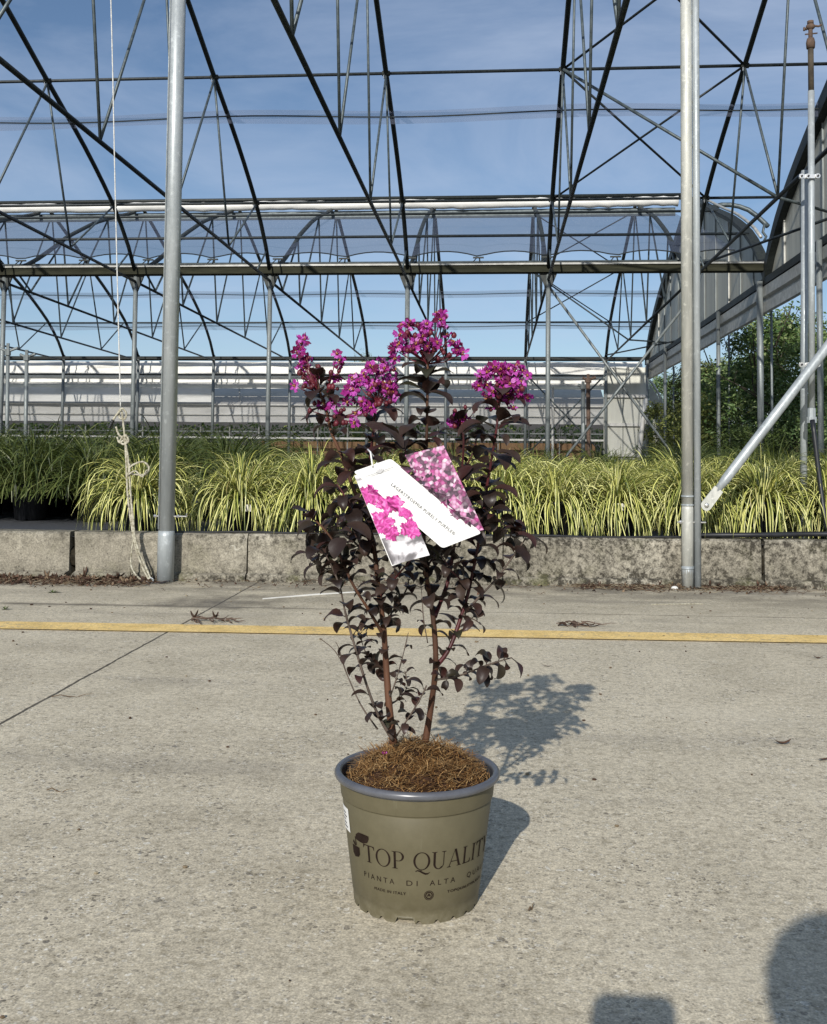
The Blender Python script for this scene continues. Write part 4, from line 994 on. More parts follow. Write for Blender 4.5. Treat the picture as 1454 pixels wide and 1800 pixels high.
def letter(c):
    g = Glyph(); T = .125; t = .045
    if c == 'T':
        g.rect(.34, .0, .34+T, .94); serif(g, .40, 0, .34); g.poly([(0, .955), (0, .78), (.03, .78), (.07, .90), (.16, .945), (.16, 1.0), (.02, 1.0)]); g.poly([(.80, .955), (.80, .78), (.77, .78), (.73, .90), (.64, .945), (.64, 1.0), (.78, 1.0)]); g.rect(.16, .945, .64, 1.0); return g, .80
    if c == 'O': g.ring(.46, .5, .46, .52, .345, .48); return g, .92
    if c == 'Q':
        g.ring(.46, .5, .46, .52, .345, .48); b = len(g.v)
        pts = [(.12, -.10, .03), (.22, -.045, .035), (.34, -.07, .05), (.50, -.16, .06), (.66, -.24, .055), (.80, -.24, .04), (.93, -.15, .012)]
        for x, y, h in pts: g.v += [(x, y-h), (x, y+h)]
        for i in range(len(pts)-1): g.f.append([b+2*i, b+2*i+2, b+2*i+3, b+2*i+1])
        g.poly([(.38, -.03), (.50, -.03), (.36, -.10), (.28, -.06)]); return g, .92
    if c == 'P':
        g.rect(.10, 0, .10+T, .98); serif(g, .165, 0, .32); g.rect(.0, .965, .36, 1.0); g.rect(.225, .44, .36, .475)
        g.ring(.36, .72, .32, .28, .20, .245, -90, 90, 24); return g, .68
    if c == 'U':
        g.rect(.09, .32, .09+T, .97); g.rect(.66, .32, .66+t, .97); serif(g, .15, 1, .32, -1); serif(g, .685, 1, .26, -1)
        g.ring(.3975, .32, .3075, .34, .1825, .29, 180, 322, 24); g.ring(.3975, .32, .3075, .34, .265, .29, 320, 360, 10); return g, .80
    if c == 'A':
        g.poly([(.42, 1.02), (.56, 1.02), (.86, .02), (.72, .02)]); g.poly([(.43, .93), (.47, .99), (.16, .02), (.11, .02)]); g.rect(.23, .30, .64, .34); serif(g, .135, 0, .26); serif(g, .79, 0, .32); return g, .92
    if c == 'L': g.rect(.09, 0, .09+T, .97); serif(g, .155, 1, .32, -1); g.rect(.02, 0, .58, .045); g.poly([(.60, .0), (.62, .24), (.59, .24), (.52, .08), (.44, .045), (.44, 0)]); return g, .64
    if c == 'I': g.rect(.09, .02, .09+T, .98); serif(g, .155, 0, .32); serif(g, .155, 1, .32, -1); return g, .31
    if c == 'Y': g.rect(.36, .02, .36+T, .45); g.poly([(.36, .45), (.485, .45), (.18, 1), (.05, 1)]); g.poly([(.44, .45), (.485, .45), (.80, 1), (.75, 1)]); serif(g, .42, 0, .34); serif(g, .12, 1, .3, -1); serif(g, .77, 1, .26, -1); return g, .86
def lay(text, gap, space):
    V, Fc = [], []; x = 0
    for c in text:
        if c == ' ': x += space; continue
        g, wd = letter(c); b = len(V); V += [(px+x, py) for px, py in g.v]; Fc += [[b+i for i in f] for f in g.f]; x += wd+gap
    return V, Fc, x-gap
V, Fc, wd = lay('TOP QUALITY', .085, .42)
A0, A1, hcap = -.80, 1.30, .0222           # from the T to the Y, in radians round the wall
V8, F8, w8 = lay('TOP QUALIT', .085, .42)
rz_ = pot_r(.075); kx = (1.14-A0)*rz_/w8
wrap([(x*kx, y*hcap) for x, y in V], Fc, 'lettering', M['ink'], A0, .0715)
def text_mesh(txt, size, spacing=1.0):
    cu = bpy.data.curves.new('t', 'FONT'); cu.body = txt; cu.size = size; cu.space_character = spacing; cu.resolution_u = 3
    o = bpy.data.objects.new('t', cu); me = o.to_mesh(); V = [(v.co.x, v.co.y) for v in me.vertices]; Fc = [list(p.vertices) for p in me.polygons]
    o.to_mesh_clear(); bpy.data.objects.remove(o); bpy.data.curves.remove(cu)
    x0 = min(v[0] for v in V); x1 = max(v[0] for v in V); return [(v[0]-x0, v[1]) for v in V], Fc, x1-x0
def word(txt, a0, a1, z, cap, m='ink', sp_=1.35, bold=0):
    V, Fc, w_ = text_mesh(txt, cap/.70, sp_); k = (a1-a0)*pot_r(z)/w_
    wrap([(x*k, y) for x, y in V], Fc, 'lettering', M[m], a0, z)
    if bold: wrap([(x*k+bold, y+bold*.5) for x, y in V], Fc, 'lettering', M[m], a0, z, .0008)
word('PIANTA', -.83, -.31, .0505, .0068, sp_=1.6); word('DI', -.135, .02, .0505, .0068, sp_=1.6); word('ALTA', .19, .58, .0505, .0068, sp_=1.6); word('QUALITÀ', .80, 1.52, .0505, .0068, sp_=1.6)
word('MADE IN ITALY', -.64, -.145, .038, .0036, sp_=1.15, bold=.0003); word('TOPQUALITYPLANTS', .46, 1.22, .038, .0034, 'ink', 1.1, bold=.0003)
g = Glyph(); g.ring(0, 0, .0062, .0062, .0054, .0054, n=36); g.ring(0, 0, .0048, .0048, .0034, .0034, n=36)
g.poly([(0, .0030), (.0022, .0002), (.0016, -.0022), (.0004, -.0006), (-.0004, -.0006), (-.0016, -.0022), (-.0022, .0002)])
wrap(g.v, g.f, 'badge', M['ink'], .185, .0378)
g = Glyph()                              # seedling emblem: one big leaf on a stem over a little root block
g.poly([(.004, .0265), (.005, .0325), (.009, .0368), (.016, .0372), (.0205, .0365), (.0205, .0325), (.0185, .0270), (.0135, .0245), (.008, .0250)])
g.poly([(.0030, .0290), (.0042, .0290), (.0050, .0180), (.0038, .0180)]); g.poly([(.0005, .0235), (.0028, .0205), (.0042, .0170), (.002, .0170), (-.0008, .0200)])
g.poly([(-.0020, .0165), (.0085, .0165), (.0085, .0075), (.0065, .0035), (.001, .0015), (-.0020, .0055)])
wrap([(x*1.6, y*1.0) for x, y in g.v], g.f, 'emblem', M['ink'], -1.04, .0690)
M['stick'] = mat('white_sticker', (.78, .78, .76), .5)
g = Glyph(); g.rect(0, 0, .029, .031); wrap(g.v, g.f, 'sticker', M['stick'], -1.42, .098, .0007)
g = Glyph()
for k in range(5): g.rect(.004, .004+k*.0046, .019-(k % 3)*.003, .0055+k*.0046)
wrap(g.v, g.f, 'sticker_print', M['ink'], -1.39, .098, .0010)

# coir mulch
M['soil'] = speckled('dark_soil', (.018, .010, .007), (.06, .032, .02), 60, .95, 0, .1, bump=1, bdist=.006)
M['coir'] = leafmat('coir_fibre', [(.12, .055, .018), (.25, .13, .045), (.38, .22, .085), (.55, .38, .18)], .75, .2, .15)
def moundz(x, y):
    r = math.hypot(x, y)/.1; a = math.atan2(y, x); lim = .97+.04*math.sin(a*3+1)
    hh = .042*max(0, 1-(r/lim)**2.2)
    return .157+hh+.010*max(0, 1-r)*noise.noise(Vector((x*30, y*30, 2)))*2 + .004*noise.noise(Vector((x*70, y*70, 1)))
mb = MB(); mb.grid(lambda u, v: (PX+.1005*u*math.cos(v*2*math.pi), PY+.1005*u*math.sin(v*2*math.pi), moundz(.1*u*math.cos(v*2*math.pi), .1*u*math.sin(v*2*math.pi))-.004), 24, 60, uv=False)
soil = sl(mb).build('soil', M['soil'], shrub, smooth=True)
mb = MB(); rnd = random.Random(31)
for i in range(6500):
    a = rnd.uniform(0, 6.283); r = .098*math.sqrt(rnd.random())
    if r > .085 and rnd.random() < .45: continue
    x, y = r*math.cos(a), r*math.sin(a); p = Vector((PX+x, PY+y, moundz(x, y)-.001)); l = rnd.uniform(.006, .022)*(1.3 if rnd.random() < .1 else 1); yaw = rnd.uniform(0, 6.283)
    d = Vector((math.cos(yaw), math.sin(yaw), abs(rnd.gauss(.15, .42)))).normalized(); cv = Vector((rnd.gauss(0, 1), rnd.gauss(0, 1), rnd.uniform(-1.2, .1)))*.5
    wd = rnd.uniform(.00022, .0006); b = len(mb.v); s_ = d.cross(Vector((0, 0, 1))).normalized()
    e_ = p+d*l+cv*l*.6
    if math.hypot(e_.x-PX, e_.y-PY) > .0985: continue
    for k in range(4):
        t = k/3; q = p+d*l*t+cv*l*t*t*.6; mb.v += [tuple(q-s_*wd), tuple(q+s_*wd)]
    for k in range(3): mb.face([b+2*k, b+2*k+1, b+2*k+3, b+2*k+2])
sl(mb).build('coir_mulch', M['coir'], shrub)

# stems, in metres through points of the photograph on planes near the pot
M['stem'] = speckled('red_brown_bark', (.045, .021, .012), (.112, .050, .026), 40, .7, 0, .3, bump=.4, bdist=.001, stretch=(1, 1, .3))
M['redstem'] = speckled('dark_red_stem', (.038, .008, .009), (.085, .016, .018), 50, .5, 0, .4)
M['twigm'] = speckled('grey_brown_twig', (.06, .045, .035), (.13, .10, .08), 40, .7, 0, .3)
rnd = random.Random(101)
def sp_curve(q, dy0=0.0, sub=6):
    P = [at(x, y, PY+dy0+(d[0] if d else 0)) for x, y, *d in q]; out = []
    for i in range(len(P)-1):
        p0 = P[max(i-1, 0)]; p1, p2 = P[i], P[i+1]; p3 = P[min(i+2, len(P)-1)]
        for k in range(sub):
            t = k/sub; out.append(.5*((2*p1)+(p2-p0)*t+(2*p0-5*p1+4*p2-p3)*t*t+(3*p1-p0-3*p2+p3)*t**3))
    out.append(P[-1]); return out
# (points, radius at foot, radius at tip, material, leaf size foot, leaf size tip, spacing, start, drop probability)
ST = [
 ([(692, 1306, -.01), (684, 1240, -.01), (679, 1170), (674, 1100), (665, 1030), (657, 960, .01), (640, 900, .01), (622, 860, 0), (600, 800), (583, 760), (572, 715), (560, 680), (556, 640)], .0060, .0016, 'stem', .026, .040, .019, .20, .25),
 ([(748, 1303, .01), (758, 1240, .01), (766, 1170), (763, 1100), (756, 1050), (748, 1000, -.01), (745, 930), (748, 850), (750, 780), (751, 720), (752, 660), (752, 625)], .0055, .0016, 'stem', .026, .043, .019, .30, .25),
 ([(766, 1172), (790, 1140, .01), (812, 1080, .02), (826, 1030, .02), (842, 950, .02), (852, 880, .02), (862, 820, .01), (872, 760), (878, 710), (884, 680)], .0036, .0014, 'redstem', .026, .045, .019, .0, .15),
 ([(764, 1084), (785, 1030, .03), (797, 970, .04), (806, 900, .04), (812, 830, .04), (815, 770, .03), (806, 745, .03)], .0036, .0013, 'redstem', .026, .038, .020, .1, .2),
 ([(676, 1120), (648, 1072, -.02), (622, 1030, -.03), (603, 990, -.03), (585, 950, -.03), (560, 920, -.03), (540, 905, -.03)], .0030, .0012, 'stem', .026, .036, .018, .1, .15),
 ([(690, 1300, -.02), (664, 1255, -.03), (645, 1205, -.03), (625, 1140, -.03), (608, 1080, -.03), (597, 1030, -.03), (578, 985, -.03), (560, 960, -.03)], .0026, .0011, 'twigm', .024, .033, .020, .05, .25),
 ([(664, 1282, -.01), (635, 1240, -.01), (612, 1190), (603, 1165), (596, 1140), (590, 1128)], .0012, .0006, 'twigm', .02, .02, .05, .3, 1.1),
 ([(603, 1165), (585, 1140), (562, 1122)], .0008, .0005, 'twigm', .02, .02, .05, .3, 1.1),
 ([(814, 1080, .02), (846, 1046, .02), (875, 1015, .03), (897, 985, .03), (915, 960, .03), (925, 945, .03)], .0022, .0010, 'twigm', .028, .036, .019, .1, .15),
 ([(765, 1195), (800, 1190, -.03), (828, 1180, -.05), (860, 1168, -.07), (885, 1160, -.08), (900, 1156, -.08)], .0018, .0008, 'twigm', .020, .026, .015, .1, .1),
 ([(696, 1295, -.02), (718, 1262, -.03), (738, 1230, -.04), (750, 1205, -.04)], .0014, .0009, 'twigm', .020, .024, .017, .15, .1),
 ([(686, 1225, -.02), (698, 1190, -.03), (709, 1150, -.03), (718, 1112, -.03)], .0012, .0006, 'twigm', .016, .012, .022, .1, .5),
 ([(752, 1130, -.01), (745, 1090, -.02), (742, 1050, -.02), (739, 1020, -.02)], .0010, .0006, 'twigm', .014, .012, .022, .3, .5),
 ([(660, 960, .01), (640, 880, .04), (650, 810, .04), (656, 760, .03), (660, 715, .02), (662, 690, .02)], .0026, .0014, 'redstem', .034, .043, .018, .1, .05),
 ([(668, 1050), (700, 1010, -.03), (722, 985, -.04), (740, 960, -.04)], .0016, .0009, 'redstem', .026, .03, .017, .1, .1),
 ([(660, 990), (625, 955, .03), (598, 925, .05), (560, 935, .05), (538, 935, .05)], .0022, .0010, 'twigm', .03, .034, .016, .1, .1),
 ([(655, 960), (620, 900, -.04), (605, 870, -.05), (592, 850, -.05)], .0020, .0010, 'redstem', .032, .036, .016, .1, .05),
 ([(842, 950, .02), (815, 900, -.02), (800, 860, -.03), (790, 830, -.03)], .0018, .0010, 'redstem', .032, .036, .018, .1, .1),
 ([(748, 1000), (775, 960, .05), (790, 930, .06), (780, 890, .06)], .0018, .0010, 'redstem', .03, .034, .017, .1, .1),
 ([(850, 880, .02), (890, 930, .05), (905, 945, .06), (925, 935, .06)], .0016, .0009, 'twigm', .03, .034, .015, .1, .1),
 ([(680, 1180), (655, 1165, .04), (640, 1140, .05), (632, 1110, .05)], .0014, .0008, 'twigm', .022, .024, .017, .1, .1),
 ([(684, 1240), (705, 1225, .03), (716, 1205, .04), (712, 1180, .04)], .0012, .0007, 'twigm', .018, .018, .016, .1, .1),
 ([(748, 860), (725, 820, -.03), (712, 790, -.03), (705, 765, -.03)], .0016, .0010, 'redstem', .032, .036, .018, .1, .1),
 ([(812, 830, .04), (830, 800, .06), (838, 770, .06)], .0014, .0009, 'redstem', .030, .034, .016, .1, .1),
 ([(826, 1030, .02), (800, 1010, -.02), (785, 990, -.03), (775, 975, -.03)], .0014, .0009, 'redstem', .026, .03, .016, .1, .1),
 ([(674, 1100), (700, 1060, .04), (715, 1035, .05), (720, 1010, .05)], .0014, .0009, 'twigm', .024, .026, .017, .1, .1),
 ([(812, 1080, .02), (835, 1090, .0), (845, 1098, -.01)], .0012, .0007, 'twigm', .022, .026, .016, .2, .1),
 ([(603, 990, -.03), (575, 1000, -.01), (555, 985, .0), (545, 965, .0)], .0014, .0008, 'twigm', .026, .03, .016, .1, .1),
]
M['leafx'] = leafmat('dark_shrub_leaf', [(.016, .011, .009), (.030, .018, .014), (.050, .034, .026), (.040, .015, .013), (.028, .029, .016)], .42, .36, .07)
nl = N(M['leafx']); mm_ = nl.noise(55, 5, .7); nl.bump(mm_, .35, .0015)
fl_ = nl.noise(140, 3, .7); nl.rough(nl.ramp(fl_, [(.3, (.32,)*3), (.7, (.55,)*3)])); M['leaf'] = M['leafx']
leaf_mb = MB()
def leaf(p, d, up, l, wid, curl):
    """folded oval leaf: p foot, d outward direction, up its upper side"""
    d = d.normalized(); s_ = d.cross(up).normalized(); up = s_.cross(d); n = 8; b = len(leaf_mb.v); q = Vector(p); ang = 0
    fold = rnd.uniform(.15, .7); rip = rnd.uniform(-.08, .08); ph = rnd.uniform(0, 6)
    for i in range(n+1):
        t = i/n; wd = wid*.5*max(.02, (math.sin(math.pi*min(1, t**.82))**.75)*(1-.12*t)); dr = d*math.cos(ang)-up*math.sin(ang); nu = up*math.cos(ang)+d*math.sin(ang)
        for k in (-1, -.55, 0, .55, 1):
            leaf_mb.v.append(tuple(q+s_*wd*k*math.cos(fold*abs(k)*.7)+nu*(wd*abs(k)*fold*.65+wid*rip*math.sin(t*9+ph+k)*abs(k))))
        ang += curl/n*(.6+.9*t); q = q+dr*l/n
    for i in range(n):
        for k in range(4): a = b+5*i+k; leaf_mb.face([a, a+1, a+6, a+5])
def pet(p, d, l): leaf_mb.tube([p, p+d*l], [.0007, .0006], 4)
stem_objs = []
for q, r0_, r1_, mt, l0, l1, gap, start, dropp in ST:
    pts = sp_curve(q); k = len(pts); rs = [r0_+(r1_-r0_)*(i/(k-1))**.55 + .0004*noise.noise(pts[i]*60) for i in range(k)]
    sl(MB().tube(pts, rs, 10 if r0_ > .003 else 6)).build('stem', M[mt], shrub, smooth=True)
    acc = 0; total = sum((b-a).length for a, b in zip(pts, pts[1:])); run = 0; az = rnd.uniform(0, 6.28); nxt = start*total
    for a, b_ in zip(pts, pts[1:]):
        seg = (b_-a).length; t = (b_-a).normalized()
        while nxt <= run+seg:
            p = a+t*(nxt-run); f = nxt/total; L = (l0+(l1-l0)*f)*rnd.uniform(.72, 1.15)
            az += math.pi/2+rnd.gauss(0, .3); L *= 1.04
            for sgn in (0, math.pi):
                if rnd.random() < dropp: continue
                o_ = t.orthogonal().normalized(); o_ = Quaternion(t, az+sgn+rnd.gauss(0, .2)) @ o_
                d = (o_*.9+t*rnd.uniform(.0, .75)+Vector((0, 0, rnd.uniform(.0, .40)))).normalized()
                up = (Vector((0, 0, 1))*.8+t*.6+Vector((rnd.gauss(0, .25), rnd.gauss(0, .25), 0)))
                pet(p, d, .004); leaf(p+d*.003, d, up, L*.90*(1+.18*f), L*rnd.uniform(.50, .66)*(1+.15*f), rnd.uniform(1.1, 2.6))
            nxt += gap*rnd.uniform(.48, .84)
        run += seg
# a few signature leaves that shape the outline
def lf(px, py, qx, qy, wid, curl=1.0, dy=0.0, upx=0, tw=0.0):
    a, b_ = at(px, py, PY+dy), at(qx, qy, PY+dy-.012); d = b_-a; up = Vector((upx, tw-.25, 1)); 
    leaf(a, (d.normalized()+Vector((0, 0, curl*.42))).normalized(), up, d.length*1.12, wid, curl)
for a in ((748, 690, 697, 682, .024, 1.3, -.02), (755, 690, 790, 715, .022, 1.1, -.03), (750, 668, 728, 660, .017, .9), (755, 660, 793, 658, .020, 1.2), (690, 760, 700, 778, .02, .8), (700, 790, 648, 800, .028, 1.0, -.04), (640, 745, 700, 790, .030, 1.1, -.06),
          (570, 735, 532, 742, .020, .9), (850, 745, 812, 770, .03, 1.2, -.03), (880, 745, 928, 752, .024, 1.1, -.02), (872, 795, 910, 818, .026, 1.1, -.03), (860, 820, 820, 850, .03, 1.2, -.05), (866, 860, 905, 880, .026, 1.2, -.04), (850, 905, 900, 905, .026, 1.3, -.04), (848, 870, 815, 890, .026, 1.2, -.04),
          (905, 940, 935, 970, .020, 1.6, .02), (905, 960, 925, 990, .022, 1.0, .02), (545, 905, 512, 895, .022, 1.4), (560, 920, 528, 945, .026, 1.2), (580, 870, 575, 838, .024, .4), (775, 800, 790, 812, .02, .9, -.06), (650, 805, 672, 822, .018, 1, -.09), (830, 820, 812, 845, .022, 1, -.05), (600, 860, 572, 868, .022, 1), (610, 920, 645, 950, .03, 1.0, -.08), (605, 945, 590, 980, .03, 1.0, -.06)):
    lf(*a)
LEAFN = len(leaf_mb.v)
sl(leaf_mb).build('foliage', M['leaf'], shrub, smooth=True)

# flowers
def petmat():
    m = mat('crinkled_petal', (.5, .03, .33), .6, 0, .25); n = N(m); ge = n.new('ShaderNodeNewGeometry')
    c = n.ramp(ge.outputs['Random Per Island'], [(0, (.14, .008, .05)), (.25, (.29, .015, .16)), (.6, (.44, .045, .36)), (.86, (.60, .12, .54)), (1, (.76, .30, .70))])
    n.color(c); out = m.node_tree.nodes['Material Output']; tl = n.new('ShaderNodeBsdfTranslucent'); n.link(c, tl.inputs[0])
    ms = n.new('ShaderNodeMixShader'); ms.inputs[0].default_value = .35; n.link(n.b.outputs[0], ms.inputs[1]); n.link(tl.outputs[0], ms.inputs[2]); n.link(ms.outputs[0], out.inputs[0]); return m
M['petal'] = petmat()
M['bud'] = speckled('red_bud', (.06, .008, .014), (.15, .02, .03), 60, .45, 0, .4)
M['stamen'] = mat('stamen', (.45, .22, .04), .6)
def floret(mb, p, up, s_):
    up = up.normalized(); a = up.orthogonal().normalized(); b_ = up.cross(a)
    n6 = 6; a0 = rnd.uniform(0, 6.28)
    for i in range(n6):
        th = a0+i*math.pi/3+rnd.gauss(0, .12); d = (a*math.cos(th)+b_*math.sin(th)); d = (d+up*rnd.uniform(.0, .7)).normalized(); sd_ = d.cross(up).normalized(); nn = sd_.cross(d)
        cl = s_*.32; L = s_*rnd.uniform(.75, 1.1); W = s_*rnd.uniform(.65, .95); ph = rnd.uniform(0, 6.28); k = len(mb.v)
        nu, nv = 4, 6
        for u in range(nu+1):
            t = u/nu
            for v in range(nv+1):
                e = v/nv*2-1; ww = W*.5*(.12+.88*math.sin(math.pi*.5*min(1, t*1.5)))*(1 if t < .9 else .93)
                rr = cl+L*t*(1-.30*e*e) + L*.12*math.sin(e*9+ph)*t+L*.07*rnd.uniform(-1, 1)*t*t
                wob = s_*.24*t*math.sin(e*7.5+ph)+s_*.13*t*math.sin(e*15+ph*2)-s_*.14*t*t+s_*.20*rnd.uniform(-1, 1)*t*t
                mb.v.append(tuple(p+d*rr+sd_*ww*e+nn*wob))
        for u in range(nu):
            for v in range(nv): q = k+u*(nv+1)+v; mb.face([q, q+1, q+nv+2, q+nv+1])
        mb.tube([p, p+d*cl], [.0005, .0006], 4)
    for i in range(4):
        d = (up+Vector((rnd.gauss(0, .35), rnd.gauss(0, .35), rnd.gauss(0, .35)))).normalized(); q = p+d*s_*rnd.uniform(.35, .6); mb.tube([p, q], [.0003, .0002], 3, mi=0); mb.ball(q, .0009, 4, mi=2)
    mb.ball(p, .0028, 6, mi=1)
def cluster(foot, blobs, buds, dy=0.0):
    mb = MB(); f = at(foot[0], foot[1], PY+dy)
    for (x, y, n_, sp_, *dd) in blobs:
        c = at(x, y, PY+dy+(dd[0] if dd else 0)); mid = (f+c)/2+Vector((0, 0, -.004)); mb.tube([f, mid, c], [.0012, .0010, .0007], 5, mi=1)
        for i in range(max(1, int(n_*1.15+.3))):
            v = Vector((rnd.gauss(0, 1), rnd.gauss(-.35, 1), rnd.gauss(.2, 1))).normalized()*sp_*rnd.uniform(.35, 1.12); p = c+v
            floret(mb, p, (v.normalized()+Vector((0, -.45, .35))+Vector((rnd.gauss(0, .3),)*3)), rnd.uniform(.0055, .0095)); mb.tube([c, p], [.0006, .0006], 4, mi=1)
    for (x, y, *dd) in buds:
        c = at(x, y, PY+dy+(dd[0] if dd else rnd.uniform(-.02, .01))); r_ = rnd.uniform(.0026, .0042); mb.tube([f+(c-f)*.35, c], [.0007, .0006], 4, mi=1); mb.ball(c, r_, 8, (1, 1, 1.12), mi=1); mb.ball(c+Vector((0, 0, r_*.9)), r_*.35, 5, mi=1)
    sl(mb).build('flower_cluster', [M['petal'], M['bud'], M['stamen']], shrub, smooth=True)
def rb(cx, cy, rx, ry, n_): return [(cx+rx*rnd.uniform(-1, 1), cy+ry*rnd.uniform(-1, 1)) for _ in range(n_)]
cluster((752, 640), [(773, 563, 4, .012), (742, 577, 3, .010), (718, 578, 4, .013), (703, 592, 4, .013), (699, 618, 4, .012), (720, 608, 4, .012), (738, 612, 4, .012), (762, 605, 5, .014), (790, 592, 1, .006), (800, 618, 3, .011), (812, 622, 2, .006), (752, 590, 2, .01), (776, 576, 2, .008)],
        [(748, 568), (757, 585), (778, 588), (794, 602), (780, 620), (730, 590), (740, 600), (790, 625), (770, 630), (745, 628), (735, 572), (765, 615)]+rb(755, 605, 45, 22, 14))
cluster((662, 705), [(655, 655, 5, .013), (675, 652, 5, .013), (683, 672, 4, .012), (668, 678, 5, .014), (692, 690, 3, .009), (645, 672, 3, .011), (680, 697, 3, .010), (625, 670, 3, .009), (618, 690, 4, .010), (610, 702, 3, .008)],
        rb(655, 690, 40, 22, 16))
cluster((560, 690), [(531, 602, 2, .005), (524, 620, 2, .006), (537, 633, 3, .008), (528, 650, 2, .006), (520, 678, 1, .004), (546, 668, 1, .005), (540, 650, 1, .005)], [(560, 645), (545, 672), (533, 680), (555, 660)]+rb(540, 668, 16, 14, 9))
cluster((575, 690), [(591, 626, 1, .004), (604, 640, 2, .005), (588, 670, 2, .006)], [(582, 655), (596, 652), (575, 675)]+rb(588, 672, 12, 12, 7))
cluster((590, 735), [(592, 706, 2, .006), (568, 718, 1, .004), (600, 725, 2, .007), (640, 714, 3, .009), (628, 737, 2, .007), (652, 722, 2, .008)], [(553, 709), (545, 722), (575, 738), (605, 720), (630, 745)]+rb(612, 730, 34, 16, 9))
cluster((884, 700), [(868, 655, 5, .012), (850, 668, 4, .012), (838, 680, 2, .008), (888, 650, 5, .012), (905, 655, 4, .011), (922, 662, 3, .008), (895, 672, 5, .012), (875, 675, 4, .012), (905, 690, 3, .009), (925, 692, 2, .006), (895, 700, 3, .007), (912, 675, 3, .008), (862, 690, 2, .008), (903, 720, 1, .005), (862, 722, 1, .005)], [(918, 683), (865, 652)]+rb(888, 690, 28, 16, 12))
cluster((806, 760), [(800, 735, 2, .007), (815, 742, 2, .008), (795, 745, 2, .005)], [(837, 719), (818, 716), (800, 722), (812, 728)]+rb(806, 738, 14, 12, 8), dy=.03)
# fallen petals on the mulch
mb = MB()
for px, py in ((676, 1326),): floret(mb, at(px, py, 1.33 if py < 1350 else 1.29)+Vector((0, 0, .002)), Vector((0, -.3, 1)), .003)
sl(mb).build('fallen_petal', [M['petal'], M['bud'], M['stamen']], shrub, smooth=True)

# ------------------------------------------------------------------ the plant tag, folded like an N
tg = empty('plant_tag', at(735, 880, 1.285), 'white folded picture tag with pink blossoms hanging in the potted shrub', 'plant tag')
tl_ = lambda mb: local(tg, mb)
M['card'] = mat('white_card', (.80, .80, .78), .35, 0, .4)
def photomat(name, stops, scale, dist=.6):
    m = mat(name, (.5, .5, .5), .28, 0, .5); n = N(m); nv = n.new('ShaderNodeTexNoise'); nv.inputs['Scale'].default_value = scale; nv.inputs['Detail'].default_value = 4; nv.inputs['Distortion'].default_value = dist
    n.link(n.coord(), nv.inputs['Vector']); n.color(n.ramp(nv.outputs['Fac'], stops)); return m
M['photo_bg'] = photomat('printed_grey_blur', [(.38, (.07, .065, .07)), (.47, (.20, .19, .20)), (.53, (.72, .70, .72)), (.7, (.80, .78, .79))], 26, .3)
M['photo_pink'] = photomat('printed_pink_petal', [(.34, (.22, .012, .10)), (.46, (.44, .03, .22)), (.56, (.62, .08, .38)), (.68, (.74, .26, .52))], 110, 1.6)
m_ = mat('printed_pale_bloom_field', (.5, .5, .5), .28, 0, .5); n_v = N(m_); v_ = n_v.new('ShaderNodeTexVoronoi'); v_.inputs['Scale'].default_value = 230; n_v.link(n_v.coord(), v_.inputs['Vector'])
s_v = n_v.new('ShaderNodeSeparateColor'); n_v.link(v_.outputs['Color'], s_v.inputs[0])
c_v = n_v.ramp(s_v.outputs[0], [(0, (.05, .035, .045)), (.22, (.20, .10, .16)), (.34, (.45, .06, .24)), (.55, (.68, .22, .46)), (.80, (.80, .45, .64)), (1, (.88, .72, .80))])
c_v = n_v.mix(n_v.ramp(n_v.noise(45, 3, .6), [(.50, (0, 0, 0)), (.62, (.85, .85, .85))]), c_v, (.11, .075, .10)); c_v = n_v.mix(1.0, c_v, n_v.ramp(v_.outputs['Distance'], [(.0, (1.15, 1.15, 1.15)), (.7, (.6, .6, .6))]), 'MULTIPLY'); n_v.color(c_v); M['photo_field'] = m_
M['printgrey'] = mat('pale_grey_print', (.50, .50, .50), .5); M['printblack'] = mat('black_print', (.03, .03, .035), .5)
def card(c4, Ys, name, m, parent, thick=.0006, rad=.0):
    P = [at(x, y, Y) for (x, y), Y in zip(c4, Ys)]; nrm = (P[1]-P[0]).cross(P[3]-P[0]).normalized()
    if nrm.y > 0: nrm = -nrm
    pts = []
    for i in range(4):
        a, b_, c = P[i-1], P[i], P[(i+1) % 4]
        if rad:
            for k in range(6):
                t = k/5; p0 = b_+(a-b_).normalized()*rad; p1 = b_+(c-b_).normalized()*rad; pts.append((1-t)**2*p0+2*t*(1-t)*b_+t*t*p1)
        else: pts.append(b_)
    mb = MB(); k = len(pts)
    for off in (0, -thick): mb.v += [tuple(p+nrm*off) for p in pts]
    mb.face(list(range(k))); mb.face([k+i for i in reversed(range(k))])
    for i in range(k): mb.face([i, (i+1) % k, k+(i+1) % k, k+i])
    o = tl_(mb).build(name, m, parent); return o, P, nrm
def on_card(P, nrm, u, v, off): return P[0]+(P[1]-P[0])*u+(P[3]-P[0])*v+nrm*off
def print_poly(P, nrm, polys, name, m, parent, off):
    mb = MB()
    for pl in polys: b = len(mb.v); mb.v += [tuple(on_card(P, nrm, u, v, off)) for u, v in pl]; mb.face(list(range(b, b+len(pl))))
    return tl_(mb).build(name, m, parent)
YT = 1.262
cw, Pw, nw = card([(621, 829), (687, 806), (847, 937), (778, 964)], [YT+.004, YT, YT, YT+.004], 'front_panel', M['card'], tg, rad=.0045)
c1, P1_, n1 = card([(623, 836), (690, 818), (752, 974), (689, 995)], [YT+.006, YT+.006, YT+.004, YT+.002], 'photo_panel', M['card'], tg)
c2, P2_, n2 = card([(712, 800), (780, 783), (846, 930), (782, 948)], [YT+.010, YT+.012, YT+.012, YT+.010], 'photo_panel', M['card'], tg)
